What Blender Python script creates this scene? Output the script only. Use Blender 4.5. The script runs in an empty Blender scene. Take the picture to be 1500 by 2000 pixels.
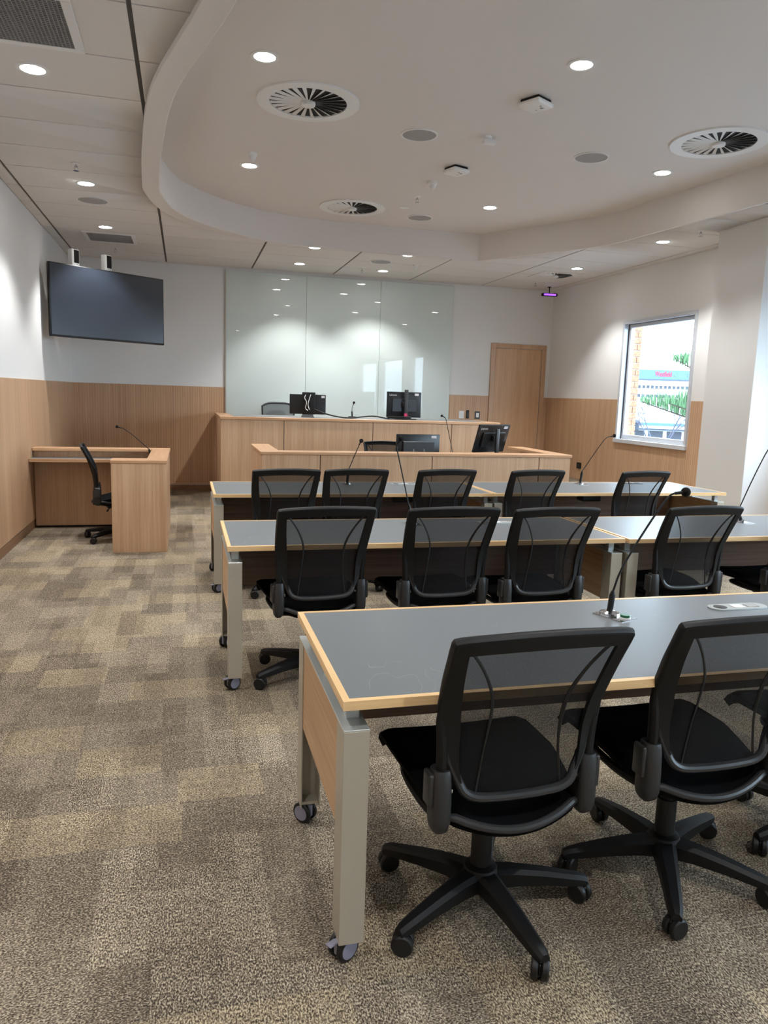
import bpy, bmesh, math, random
from mathutils import Vector, Matrix
random.seed(7)
PI = math.pi
S = bpy.context.scene
COL = S.collection

# ------------------------------------------------------------------ camera, world, exposure
F, PITCH, ROLL, YAW, CAMH = 1466.5, 8.7708, 1.8141, 14.9484, 1.4598
pi_, ro_, ya_ = map(math.radians, (PITCH, ROLL, YAW))
fw = Vector((math.sin(ya_)*math.cos(pi_), math.cos(ya_)*math.cos(pi_), -math.sin(pi_)))
rt = Vector((math.cos(ya_), -math.sin(ya_), 0)); up = rt.cross(fw)
r2 = rt*math.cos(ro_) + up*math.sin(ro_); u2 = up*math.cos(ro_) - rt*math.sin(ro_)
cam = bpy.data.cameras.new('camera'); camo = bpy.data.objects.new('camera', cam); COL.objects.link(camo)
M4 = Matrix((r2, u2, -fw)).transposed().to_4x4(); M4.translation = Vector((0, 0, CAMH)); camo.matrix_world = M4
cam.sensor_fit = 'VERTICAL'; cam.sensor_height = 32; cam.lens = F/2000*32; cam.clip_start = .02; cam.clip_end = 2000
S.camera = camo
WORLD_STRENGTH = 10.0
SPOT_W = 115
W = bpy.data.worlds.new('sky'); S.world = W; W.use_nodes = True
bg = W.node_tree.nodes['Background']; bg.inputs[0].default_value = (.69, .85, 1.0, 1); bg.inputs[1].default_value = WORLD_STRENGTH
S.view_settings.view_transform = 'Standard'; S.view_settings.look = 'None'
S.view_settings.exposure = 0.5; S.view_settings.gamma = 1; S.view_settings.use_curve_mapping = False
S.cycles.use_denoising = True
S.cycles.max_bounces = 10; S.cycles.diffuse_bounces = 6; S.cycles.glossy_bounces = 4; S.cycles.transparent_max_bounces = 24
S.cycles.sample_clamp_indirect = 6

# ------------------------------------------------------------------ key dimensions (metres)
XL, YB, XR, ZC, ZR, ZW, YREAR = -1.5075, 11.337, 5.722, 3.204, 3.49, 1.515, -3.0
DAIS = .30
TZ = .73

# ------------------------------------------------------------------ materials
def lin(c):
    return tuple((v/255/12.92 if v/255 <= .04045 else ((v/255+.055)/1.055)**2.4) for v in c) + (1,)
def mat(name, rgb, rough=.5, metal=0, spec=.5, linear=False):
    m = bpy.data.materials.new(name); m.use_nodes = True
    b = m.node_tree.nodes['Principled BSDF']
    b.inputs['Base Color'].default_value = rgb if linear else lin(rgb)
    b.inputs['Roughness'].default_value = rough; b.inputs['Metallic'].default_value = metal
    b.inputs['Specular IOR Level'].default_value = spec
    return m
def nd(m, t, **kw):
    n = m.node_tree.nodes.new(t)
    for k, v in kw.items(): setattr(n, k, v)
    return n
def lk(m, a, b): m.node_tree.links.new(a, b)
def bsdf(m): return m.node_tree.nodes['Principled BSDF']
def objcoord(m, scale, loc=(0, 0, 0), rot=(0, 0, 0)):
    tc = nd(m, 'ShaderNodeTexCoord'); mp = nd(m, 'ShaderNodeMapping')
    mp.inputs['Scale'].default_value = scale; mp.inputs['Location'].default_value = loc; mp.inputs['Rotation'].default_value = rot
    lk(m, tc.outputs['Object'], mp.inputs[0]); return mp.outputs[0]
def ramp(m, fac, stops):
    r = nd(m, 'ShaderNodeValToRGB'); e = r.color_ramp.elements
    while len(e) < len(stops): e.new(.5)
    for k, (p, c) in enumerate(stops): e[k].position = p; e[k].color = c
    lk(m, fac, r.inputs[0]); return r.outputs[0]
def noise(m, vec, scale, detail=4, rough=.6):
    n = nd(m, 'ShaderNodeTexNoise'); n.inputs['Scale'].default_value = scale; n.inputs['Detail'].default_value = detail; n.inputs['Roughness'].default_value = rough
    if vec is not None: lk(m, vec, n.inputs['Vector'])
    return n.outputs['Fac']
def mixc(m, fac, a, b, mode='MIX'):
    n = nd(m, 'ShaderNodeMix', data_type='RGBA', blend_type=mode)
    if isinstance(fac, float): n.inputs[0].default_value = fac
    else: lk(m, fac, n.inputs[0])
    for i, v in ((6, a), (7, b)):
        if isinstance(v, tuple): n.inputs[i].default_value = v
        else: lk(m, v, n.inputs[i])
    return n.outputs[2]
def math_(m, op, a, b=None, c=None):
    n = nd(m, 'ShaderNodeMath', operation=op)
    for i, v in enumerate((a, b, c)):
        if v is None: continue
        if isinstance(v, (int, float)): n.inputs[i].default_value = v
        else: lk(m, v, n.inputs[i])
    return n.outputs[0]
def bump(m, h, strength=.2, dist=.002):
    b = nd(m, 'ShaderNodeBump'); b.inputs['Strength'].default_value = strength; b.inputs['Distance'].default_value = dist
    lk(m, h, b.inputs['Height']); lk(m, b.outputs[0], bsdf(m).inputs['Normal'])
def wood(name, c1, c2, axis='z', rough=.42, groove=None, spec=.4):
    m = mat(name, c1, rough, spec=spec)
    sc = {'z': (70, 70, 1.6), 'x': (1.6, 70, 70), 'y': (70, 1.6, 70)}[axis]
    v = objcoord(m, sc)
    n1 = noise(m, v, 1.0, 5, .65)
    sc2 = tuple(s*.13 for s in sc)
    n2 = noise(m, objcoord(m, sc2, (3, 5, 7)), 1.0, 3, .5)
    f = math_(m, 'ADD', math_(m, 'MULTIPLY', n1, .6), math_(m, 'MULTIPLY', n2, .4))
    colr = ramp(m, f, [(.36, lin(c2)), (.62, lin(c1))])
    # each piece of veneer has its own slight tone
    oi = nd(m, 'ShaderNodeObjectInfo')
    tone = math_(m, 'ADD', math_(m, 'MULTIPLY', oi.outputs['Random'], .12), .93)
    hs = nd(m, 'ShaderNodeHueSaturation'); lk(m, tone, hs.inputs['Value']); lk(m, colr, hs.inputs['Color'])
    colr = hs.outputs[0]
    if groove:
        tc = nd(m, 'ShaderNodeTexCoord'); sp = nd(m, 'ShaderNodeSeparateXYZ'); lk(m, tc.outputs['Object'], sp.inputs[0])
        s = sp.outputs['X' if groove == 'x' else 'Y']
        fr = math_(m, 'FRACT', math_(m, 'MULTIPLY', s, 1/.034))
        g = math_(m, 'LESS_THAN', fr, .14)
        colr = mixc(m, math_(m, 'MULTIPLY', g, .42), colr, lin((92, 66, 48)))
    lk(m, colr, bsdf(m).inputs['Base Color'])
    bump(m, n1, .08, .001)
    return m
OAK1, OAK2 = (208, 173, 140), (184, 147, 114)
M = {}
M['wall'] = mat('white_wall_paint', (226, 226, 225), .75, spec=.25)
bump(M['wall'], noise(M['wall'], objcoord(M['wall'], (1, 1, 1)), 240, 2), .05, .001)
M['ceil'] = mat('ceiling_paint', (220, 215, 211), .8, spec=.2)
M['tile'] = mat('ceiling_tile_white', (220, 216, 212), .85, spec=.15)
bump(M['tile'], noise(M['tile'], objcoord(M['tile'], (1, 1, 1)), 500, 2), .15, .001)
M['grid'] = mat('ceiling_grid_shadow', (112, 109, 106), .8)
M['veneer_x'] = wood('grooved_oak_panel', (205, 168, 134), (184, 147, 115), 'z', .45, 'x')
M['veneer_y'] = wood('grooved_oak_panel_side', (205, 168, 134), (184, 147, 115), 'z', .45, 'y')
M['oak_v'] = wood('oak_veneer_upright', OAK1, OAK2, 'z', .38)
M['oak_h'] = wood('oak_ledge', (204, 164, 126), (172, 130, 96), 'x', .36)
M['oak_hy'] = wood('oak_ledge_deep', (204, 164, 126), (172, 130, 96), 'y', .36)
M['edge_x'] = wood('pale_oak_edging', (232, 196, 146), (212, 172, 122), 'x', .35)
M['edge_y'] = wood('pale_oak_edging_side', (232, 196, 146), (212, 172, 122), 'y', .35)
M['endwood'] = wood('table_end_oak', (205, 168, 128), (176, 136, 98), 'y', .4)
M['walnut'] = wood('table_modesty_walnut', (128, 102, 86), (96, 74, 62), 'x', .45)
M['skirt'] = wood('skirting_oak', (150, 116, 88), (126, 94, 70), 'y', .5)
m = M['lam'] = mat('grey_laminate', (112, 116, 119), .36, spec=.45)
lam_n = noise(m, objcoord(m, (1, 1, 1)), 900, 2)
lk(m, ramp(m, lam_n, [(.3, lin((104, 108, 111))), (.7, lin((120, 124, 127)))]), bsdf(m).inputs['Base Color'])
# scratches: thin arcs where a stretched noise crosses a level
sn = noise(m, objcoord(m, (5, 2.2, 1), (1.3, .7, 0)), 2.2, 1, .4)
band = math_(m, 'LESS_THAN', math_(m, 'ABSOLUTE', math_(m, 'SUBTRACT', sn, .5)), .0011)
msk = math_(m, 'GREATER_THAN', noise(m, objcoord(m, (1, 1, 1), (7, 2, 1)), 3.5, 1), .57)
lk(m, mixc(m, math_(m, 'MULTIPLY', math_(m, 'MULTIPLY', band, msk), .45), ramp(m, lam_n, [(.3, lin((104, 108, 111))), (.7, lin((120, 124, 127)))]), lin((190, 190, 188))), bsdf(m).inputs['Base Color'])
M['metal'] = mat('champagne_powdercoat', (178, 170, 154), .38, .25)
M['metal_l'] = mat('pale_anodised_metal', (196, 200, 198), .3, .5)
M['chrome'] = mat('chrome', (205, 205, 208), .12, 1)
M['black'] = mat('black_plastic', (12, 12, 13), .52, spec=.35)
M['blackm'] = mat('black_rubber', (13, 13, 14), .5)
M['dgrey'] = mat('charcoal_plastic', (42, 42, 43), .42)
M['dgrey2'] = mat('charcoal_tube', (48, 48, 49), .34)
M['fabric'] = mat('black_seat_fabric', (10, 10, 11), .95, spec=.1)
bump(M['fabric'], noise(M['fabric'], objcoord(M['fabric'], (1, 1, 1)), 700, 2), .3, .001)
M['casterg'] = mat('lilac_grey_plastic', (132, 130, 146), .42)
M['white'] = mat('white_plastic', (232, 232, 230), .4)
M['whitem'] = mat('white_enamel', (226, 226, 224), .45)
M['spk'] = mat('speaker_grille', (160, 158, 156), .8)
M['vane_dark'] = mat('duct_dark', (40, 40, 42), .8)
M['screen'] = mat('dark_screen', (37, 43, 53), .28, spec=.6)
M['bezel'] = mat('screen_bezel', (16, 17, 19), .35)
M['alu'] = mat('window_aluminium', (205, 210, 218), .35, .2)
M['alud'] = mat('window_gasket', (70, 74, 82), .5)
M['green'] = mat('green_button', (16, 92, 50), .3)
M['pink'] = mat('pink_tag', (196, 40, 90), .5)
M['label'] = mat('silver_print', (205, 205, 208), .5)
M['gmesh'] = mat('grey_chair_mesh', (92, 96, 98), .8)
def meshmat(name, rgb, trans):
    m = mat(name, rgb, .75, spec=.2)
    nt = m.node_tree; out = nt.nodes['Material Output']
    tr = nd(m, 'ShaderNodeBsdfTransparent'); mx = nd(m, 'ShaderNodeMixShader')
    # woven holes: finer than a pixel, so the weave is carried as a coverage value with a slight mottling
    n = noise(m, objcoord(m, (1, 1, 1)), 420, 1)
    lk(m, math_(m, 'ADD', math_(m, 'MULTIPLY', n, .12), trans-.06), mx.inputs[0])
    lk(m, bsdf(m).outputs[0], mx.inputs[1]); lk(m, tr.outputs[0], mx.inputs[2]); lk(m, mx.outputs[0], out.inputs[0])
    return m
M['mesh'] = meshmat('black_chair_mesh', (20, 20, 22), .21)
M['gmesh'] = meshmat('grey_chair_mesh', (96, 100, 102), .3)
m = M['glass'] = mat('window_glass', (255, 255, 255), 0)
tr = nd(m, 'ShaderNodeBsdfTransparent'); tr.inputs[0].default_value = (.93, .96, .97, 1); gl = nd(m, 'ShaderNodeBsdfGlossy'); gl.inputs['Roughness'].default_value = .01
fr = nd(m, 'ShaderNodeLayerWeight'); mx = nd(m, 'ShaderNodeMixShader')   # facing term: the same on both faces of the sheet
lk(m, math_(m, 'ADD', math_(m, 'MULTIPLY', math_(m, 'POWER', fr.outputs['Facing'], 5.), .9), .03), mx.inputs[0]); lk(m, tr.outputs[0], mx.inputs[1]); lk(m, gl.outputs[0], mx.inputs[2]); lk(m, mx.outputs[0], m.node_tree.nodes['Material Output'].inputs[0])
M['board'] = mat('back_painted_glass', (208, 218, 214), .008, spec=.55)
def emis(name, rgb, s):
    m = mat(name, rgb, .4); b = bsdf(m); b.inputs['Emission Color'].default_value = rgb + (1,) if len(rgb) == 3 else rgb; b.inputs['Emission Strength'].default_value = s
    return m
M['lamp'] = emis('lamp_lens', (1.0, .98, .95), 32)
M['purple'] = emis('purple_light', (.30, .08, .95), 1.6)
# carpet
m = M['carpet'] = mat('woven_carpet', (140, 125, 102), .95, spec=.08)
tc = nd(m, 'ShaderNodeTexCoord'); sp = nd(m, 'ShaderNodeSeparateXYZ'); lk(m, tc.outputs['Object'], sp.inputs[0])
X, Y = sp.outputs['X'], sp.outputs['Y']
def cell(a, s, o=0.): return math_(m, 'FLOOR', math_(m, 'ADD', math_(m, 'MULTIPLY', a, 1/s), o))
def comb(a, b):
    c = nd(m, 'ShaderNodeCombineXYZ'); lk(m, a, c.inputs[0]); lk(m, b, c.inputs[1]); return c.outputs[0]
def patches(a, b, sa, sb, off):      # loose rectangles: cells whose rows are shifted against each other
    rb = cell(b, sb, off)
    w0 = nd(m, 'ShaderNodeTexWhiteNoise', noise_dimensions='1D'); lk(m, rb, w0.inputs['W'])
    ra = math_(m, 'FLOOR', math_(m, 'ADD', math_(m, 'MULTIPLY', a, 1/sa), math_(m, 'MULTIPLY', w0.outputs[0], 3.)))
    w1 = nd(m, 'ShaderNodeTexWhiteNoise', noise_dimensions='2D'); lk(m, comb(ra, rb), w1.inputs['Vector'])
    return w1.outputs[0]
def scaled(vec, sc_):
    mp = nd(m, 'ShaderNodeMapping'); mp.inputs['Scale'].default_value = sc_; lk(m, vec, mp.inputs[0]); return mp.outputs[0]
xy = comb(X, Y)
p1, p2, p3, p4 = patches(X, Y, .31, .24, .2), patches(Y, X, .52, .16, .6), patches(Y, X, .33, .10, .1), patches(Y, X, .8, .5, .37)
speck = noise(m, scaled(xy, (165, 225, 1)), 1.0, 3, .65)          # single tufts
speck2 = noise(m, scaled(xy, (245, 130, 1)), 1.0, 2, .6)
tuft = nd(m, 'ShaderNodeMix', data_type='FLOAT'); lk(m, math_(m, 'GREATER_THAN', p2, .5), tuft.inputs[0]); lk(m, speck, tuft.inputs[2]); lk(m, speck2, tuft.inputs[3])
rows = noise(m, scaled(xy, (9, 120, 1)), 1.0, 2, .5)
f = math_(m, 'ADD', math_(m, 'MULTIPLY', math_(m, 'SUBTRACT', tuft.outputs[0], .5), 2.2), .45)
for pp, wgt in ((p1, .12), (p2, .11), (p3, .08), (p4, .03), (rows, .12), (noise(m, scaled(xy, (45, 38, 1)), 1.0, 3, .6), .34)):
    f = math_(m, 'ADD', f, math_(m, 'MULTIPLY', math_(m, 'SUBTRACT', pp, .5), wgt))
colr = ramp(m, f, [(.18, lin((62, 54, 47))), (.45, lin((118, 107, 93))), (.62, lin((164, 151, 132))), (.88, lin((204, 192, 168)))])
yel = mixc(m, math_(m, 'MULTIPLY', math_(m, 'GREATER_THAN', p1,   .66), .35), colr, mixc(m, 1.0, colr, (1.05, .97, .78, 1), 'MULTIPLY'))
lk(m, yel, bsdf(m).inputs['Base Color']); bump(m, tuft.outputs[0], .6, .004)
# exterior
M['brick'] = mat('orange_brick', (176, 126, 96), .9)
bn = noise(M['brick'], objcoord(M['brick'], (1, 1, 1)), 40, 3)
lk(M['brick'], ramp(M['brick'], bn, [(.3, lin((156, 106, 80))), (.7, lin((190, 142, 112)))]), bsdf(M['brick']).inputs['Base Color'])
M['mortar'] = mat('mortar', (170, 158, 146), .95)
M['bwhite'] = mat('facade_white', (236, 236, 232), .7)
M['bblue'] = mat('facade_blue_glass', (64, 98, 128), .3)
M['bdark'] = mat('facade_window', (48, 56, 70), .3)
M['red'] = mat('red_sign', (190, 16, 36), .5)
M['needle'] = mat('pine_needles', (66, 98, 62), .8)
M['bark'] = mat('bark', (62, 50, 42), .9)
M['twig'] = mat('twigs', (66, 68, 80), .9)
M['paving'] = mat('street', (112, 114, 120), .9)
M['flower'] = mat('purple_flowers', (122, 60, 110), .8)
M['post'] = mat('post_grey', (40, 48, 60), .5)

# ------------------------------------------------------------------ mesh helpers
class MB:
    def __init__(self): self.bm = bmesh.new(); self.sm = False
    def box(self, x0, x1, y0, y1, z0, z1, bev=0.0, seg=1, mtx=None):
        vs = [self.bm.verts.new((x, y, z)) for x in (x0, x1) for y in (y0, y1) for z in (z0, z1)]
        fs = [self.bm.faces.new([vs[i] for i in q]) for q in ((0, 1, 3, 2), (4, 6, 7, 5), (0, 4, 5, 1), (2, 3, 7, 6), (0, 2, 6, 4), (1, 5, 7, 3))]
        es = list({e for f_ in fs for e in f_.edges}); verts = vs
        if bev > 0:
            g = bmesh.ops.bevel(self.bm, geom=es, offset=bev, segments=seg, affect='EDGES', profile=.5)
            verts = list({v for f_ in g['faces'] for v in f_.verts} | {v for v in vs if v.is_valid})
        if mtx: bmesh.ops.transform(self.bm, matrix=mtx, verts=[v for v in verts if v.is_valid])
        return self
    def loft(self, rings, cap=True, closed=True):
        vr = [[self.bm.verts.new(p) for p in r] for r in rings]; n = len(vr[0])
        for a, b in zip(vr, vr[1:]):
            for i in range(n if closed else n-1):
                j = (i+1) % n
                self.bm.faces.new((a[i], a[j], b[j], b[i]))
        if cap and closed:
            self.bm.faces.new(vr[0][::-1]); self.bm.faces.new(vr[-1])
        return self
    def tube(self, pts, r, n=10, closed=False, flat=None, smooth=0):
        P = [Vector(p) for p in pts]
        if smooth: P, r = resample(P, r, smooth, closed)
        k = len(P); R_ = r if isinstance(r, (list, tuple)) else [r]*k
        rings = []; prev = None
        for i in range(k):
            t = (P[(i+1) % k]-P[i-1]) if closed else (P[min(i+1, k-1)]-P[max(i-1, 0)])
            t.normalize()
            if prev is None:
                a = Vector((0, 0, 1)) if abs(t.z) < .9 else Vector((0, 1, 0))
                if flat is not None: a = Vector(flat)
                nrm = (a-t*a.dot(t)).normalized()
            else: nrm = (prev-t*prev.dot(t)).normalized()
            prev = nrm; bi = t.cross(nrm)
            ri = R_[i]; ra, rb = ri if isinstance(ri, tuple) else (ri, ri)
            rings.append([P[i]+nrm*math.cos(2*PI*j/n)*ra+bi*math.sin(2*PI*j/n)*rb for j in range(n)])
        if closed: rings.append(rings[0]); self.loft(rings, cap=False)
        else: self.loft(rings)
        self.sm = True
        return self
    def cyl(self, c, r, h, axis='z', n=20, r2_=None, bev=0):
        c = Vector(c); r2_ = r if r2_ is None else r2_
        prof = [(0, r), (h, r2_)] if not bev else [(0, r-bev), (bev, r), (h-bev, r2_), (h, r2_-bev)]
        ax = {'x': (Vector((0, 1, 0)), Vector((0, 0, 1)), Vector((1, 0, 0))), 'y': (Vector((0, 0, 1)), Vector((1, 0, 0)), Vector((0, 1, 0))), 'z': (Vector((1, 0, 0)), Vector((0, 1, 0)), Vector((0, 0, 1)))}[axis]
        self.loft([[c+ax[0]*math.cos(2*PI*j/n)*rr+ax[1]*math.sin(2*PI*j/n)*rr+ax[2]*hh for j in range(n)] for hh, rr in prof])
        self.sm = True
        return self
    def lathe(self, c, prof, n=24):  # prof of (r, z)
        c = Vector(c)
        self.loft([[c+Vector((math.cos(2*PI*j/n)*max(r, 1e-4), math.sin(2*PI*j/n)*max(r, 1e-4), z)) for j in range(n)] for r, z in prof])
        self.sm = True
        return self
    def ring(self, c, r0, r1, z0, z1, n=32):  # flat washer
        c = Vector(c)
        q = [[c+Vector((math.cos(2*PI*j/n)*r, math.sin(2*PI*j/n)*r, z)) for j in range(n)] for r, z in ((r0, z0), (r1, z0), (r1, z1), (r0, z1), (r0, z0))]
        self.loft(q, cap=False); self.sm = True
        return self
    def ball(self, c, r, n=14, sq=(1, 1, 1)):
        c = Vector(c); k = n//2
        self.loft([[c+Vector((math.sin(PI*(i+.02)/(k+.04))*math.cos(2*PI*j/n)*r*sq[0], math.sin(PI*(i+.02)/(k+.04))*math.sin(2*PI*j/n)*r*sq[1], -math.cos(PI*(i+.02)/(k+.04))*r*sq[2])) for j in range(n)] for i in range(k+1)])
        self.sm = True
        return self
    def poly(self, pts, z0, z1):
        self.loft([[Vector((x, y, z0)) for x, y in pts], [Vector((x, y, z1)) for x, y in pts]])
        return self
    def grid(self, fn, nu, nv, thick=None, axis=None):
        g = [[self.bm.verts.new(fn(i/nu, j/nv)) for j in range(nv+1)] for i in range(nu+1)]
        fs = [self.bm.faces.new((g[i][j], g[i+1][j], g[i+1][j+1], g[i][j+1])) for i in range(nu) for j in range(nv)]
        if thick: bmesh.ops.recalc_face_normals(self.bm, faces=fs); bmesh.ops.solidify(self.bm, geom=fs, thickness=thick)
        self.sm = True
        return self
    def build(self, name, mt, parent=None, loc=None, angle=35):
        bmesh.ops.recalc_face_normals(self.bm, faces=self.bm.faces)
        me = bpy.data.meshes.new(name); self.bm.to_mesh(me); self.bm.free()
        me.materials.append(mt)
        for p in me.polygons: p.use_smooth = True
        me.set_sharp_from_angle(angle=math.radians(angle))
        o = bpy.data.objects.new(name, me); COL.objects.link(o)
        if parent is not None: o.parent = parent
        if loc: o.location = loc
        return o
def resample(P, r, sub, closed=False):
    n = len(P); out = []; ro = []
    rr = r if isinstance(r, (list, tuple)) else None
    segs = n if closed else n-1
    for i in range(segs):
        p0 = P[i-1] if (i > 0 or closed) else P[0]*2-P[1]
        p1, p2 = P[i], P[(i+1) % n]
        p3 = P[(i+2) % n] if (i+2 < n or closed) else P[-1]*2-P[-2]
        for k in range(sub):
            t = k/sub
            out.append(.5*((2*p1)+(p2-p0)*t+(2*p0-5*p1+4*p2-p3)*t*t+(3*p1-p0-3*p2+p3)*t**3))
            if rr:
                a, b = rr[i], rr[(i+1) % n]
                ro.append(tuple(a[k_]+(b[k_]-a[k_])*t for k_ in (0, 1)) if isinstance(a, tuple) else a+(b-a)*t)
    if not closed:
        out.append(P[-1])
        if rr: ro.append(rr[-1])
    return out, (ro if rr else r)
def interp(tab, x):
    if x <= tab[0][0]: return tab[0][1]
    for (a, fa), (b, fb) in zip(tab, tab[1:]):
        if x <= b: return fa+(fb-fa)*(x-a)/(b-a)
    return tab[-1][1]
def tag(o, label=None, cat=None, group=None, kind=None):
    if label: o['label'] = label
    if cat: o['category'] = cat
    if group: o['group'] = group
    if kind: o['kind'] = kind
    return o
def thing(name, label, cat, loc=(0, 0, 0), rz=0., group=None):
    o = bpy.data.objects.new(name, None); o.empty_display_size = .1; COL.objects.link(o)
    o.location = loc; o.rotation_euler = (0, 0, rz)
    return tag(o, label, cat, group)
KIDS = {}
def children(o): return [c for c in bpy.data.objects if c.parent is o]
def copy_tree(o, parent=None):
    c = o.copy(); COL.objects.link(c)
    if parent is not None: c.parent = parent
    for ch in children(o): copy_tree(ch, c)
    return c
def share(o, parent, loc=None, rot=None):
    c = o.copy(); COL.objects.link(c); c.parent = parent
    if loc is not None: c.location = loc
    if rot is not None: c.rotation_euler = rot
    return c
def structure(o): o['kind'] = 'structure'; return o
def textobj(body, size, mt, parent, loc, rot, name='lettering', ext=.0004, align='LEFT'):
    cu = bpy.data.curves.new(name, 'FONT'); cu.body = body; cu.size = size; cu.extrude = ext; cu.align_x = align
    tmp = bpy.data.objects.new('tmp', cu); COL.objects.link(tmp); bpy.context.view_layer.update()
    me = bpy.data.meshes.new_from_object(tmp.evaluated_get(bpy.context.evaluated_depsgraph_get())); bpy.data.objects.remove(tmp)
    me.materials.clear(); me.materials.append(mt)
    o = bpy.data.objects.new(name, me); COL.objects.link(o)
    o.parent = parent; o.location = loc; o.rotation_euler = rot
    return o

# ------------------------------------------------------------------ room shell
structure(MB().box(XL-.3, XR+.4, YREAR-.2, YB+.3, -.2, 0).build('floor', M['carpet']))
structure(MB().box(.5, XR, 9.72, YB, 0, DAIS).build('floor_platform', M['carpet']))
WT = 3.75
wl = structure(MB().box(XL-.2, XL-.008, YREAR-.2, YB+.2, 0, WT).build('wall_left', M['wall']))
wb = structure(MB().box(XL-.008, XR+.2, YB+.008, YB+.2, 0, WT).build('wall_back', M['wall']))
structure(MB().box(XL-.008, XR+.2, YREAR-.2, YREAR, 0, WT).build('wall_rear', M['wall']))
WINZ = (.985, 2.515)
WIN = [(7.735, 9.185), (3.45, 5.75), (.4, 2.7), (-2.5, -.2)]  # all but the first are unseen, placed and widened to bring in daylight
wr = MB()
ys = [YREAR-.2] + [v for w in reversed(WIN) for v in w] + [YB+.008]
for i in range(0, len(ys), 2): wr.box(XR+.008, XR+.125, ys[i], ys[i+1], 0, WT)
for a, b in WIN: wr.box(XR+.008, XR+.125, a, b, 0, WINZ[0]); wr.box(XR+.008, XR+.125, a, b, WINZ[1], WT)
wr = structure(wr.build('wall_right', M['wall']))
PX0, PY0, PY1 = 5.219, 6.115, 6.806
structure(MB().box(PX0, XR+.1, PY0, PY1, 0, WT, .004).build('wall_pier', M['wall']))

# grooved oak dado panels, each its own board
def dado(wall, axis, spans, z0=.095, z1=ZW, holes=()):
    for a, b in spans:
        mb = MB()
        if axis == 'yl': mb.box(XL-.008, XL, a+.0004, b-.0004, z0, z1, .001); mt = M['veneer_y']
        elif axis == 'yr': mb.box(XR, XR+.008, a+.0004, b-.0004, z0, z1, .001); mt = M['veneer_y']
        else: mb.box(a+.0004, b-.0004, YB, YB+.008, z0, z1, .001); mt = M['veneer_x']
        mb.build('panel', mt, wall)
yl = [YREAR, -1.4, -.2, 1.0, 2.2, 3.4, 4.6, 5.8, 7.0, 8.2, 9.4, 10.37, YB]
dado(wl, 'yl', list(zip(yl, yl[1:])))
dado(wb, 'x', [(XL, -.9), (-.9, -.15), (-.15, .58)]); dado(wb, 'x', [(4.034, 4.70)], z0=DAIS+.01); dado(wb, 'x', [(5.655, XR)], z0=DAIS+.01)
dado(wr, 'yr', [(9.72, 10.35), (10.35, YB)], z0=DAIS+.01)
dado(wr, 'yr', [(9.24, 9.72), (PY1, 7.68)])
dado(wr, 'yr', [(8.46, 9.24), (7.68, 8.46)], z1=.945)
dado(wr, 'yr', [(5.80, PY0)])
dado(wr, 'yr', [(-3.0, -2.55), (-.15, .35), (2.75, 3.40)])
dado(wr, 'yr', [(-2.55, -.15), (.35, 2.75), (3.40, 5.80)], z1=.945)
structure(MB().box(XL-.008, XL-.003, YREAR, YB, 0, .085).build('baseboard_left', M['skirt']))
structure(MB().box(XL-.003, .5, YB+.003, YB+.008, 0, .085).build('baseboard_back', M['skirt']))
structure(MB().box(XR+.003, XR+.008, YREAR, 9.72, 0, .085).build('baseboard_right', M['skirt']))

# windows
def window(n, a, b, detail=True):
    z0, z1 = WINZ
    t = structure(MB().box(XR-.03, XR+.008, a-.055, b+.055, z0-.05, z0+.002, .003).build('window_%d' % n, M['alu']))  # sill board
    f_ = MB()
    f_.box(XR-.012, XR+.05, a-.04, a+.004, z0, z1-.004, .002); f_.box(XR-.012, XR+.05, b-.004, b+.04, z0, z1-.004, .002); f_.box(XR-.012, XR+.05, a-.04, b+.04, z1-.004, z1+.04, .002)
    f_.build('window_frame', M['alu'], t)
    g_ = MB()
    for q in ((a-.01, a+.008, z0, z1), (b-.008, b+.01, z0, z1), (a, b, z1-.008, z1+.01)): g_.box(XR+.05, XR+.062, *q)
    g_.build('gasket', M['alud'], t)
    s_ = MB()
    s_.box(XR+.062, XR+.12, a, a+.05, z0, z1, .002); s_.box(XR+.062, XR+.12, b-.05, b, z0, z1, .002)
    s_.box(XR+.062, XR+.12, a+.05, b-.05, z0, z0+.06, .002); s_.box(XR+.062, XR+.12, a+.05, b-.05, z1-.05, z1, .002)
    s_.build('sash', M['alu'], t)
    MB().box(XR+.088, XR+.094, a+.05, b-.05, z0+.06, z1-.05).build('pane', M['glass'], t)
for i, (a, b) in enumerate(WIN): window(i+1, a, b)

# glass-clad wall section: three tall back-painted sheets
gw = thing('glass_writing_wall', 'tall pale green glass panelled board covering the middle of the back wall behind the raised bench', 'glass board', (2.31, YB, DAIS))
for a, b in ((.578, 1.741), (1.741, 2.868), (2.868, 4.030)):
    MB().box(a+.002-2.31, b-.002-2.31, -.014, .006, .005, 3.165-DAIS, .001).build('pane', M['board'], gw)
MB().box(.564-2.31, .578-2.31, -.016, .006, .005, 3.17-DAIS).build('edge_strip', M['metal'], gw)

# door
d = structure(MB().box(4.70, 4.775, YB-.02, YB+.008, DAIS, 2.2745, .003).box(5.58, 5.655, YB-.02, YB+.008, DAIS, 2.2745, .003).box(4.70, 5.655, YB-.02, YB+.008, 2.275, 2.345, .003).build('door_1', M['oak_v']))
MB().box(4.782, 5.573, YB-.004, YB+.006, DAIS+.006, 2.268, .002).build('door_leaf', wood('door_leaf_oak', (212, 174, 138), (194, 154, 118), 'z', .38), d)

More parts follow.
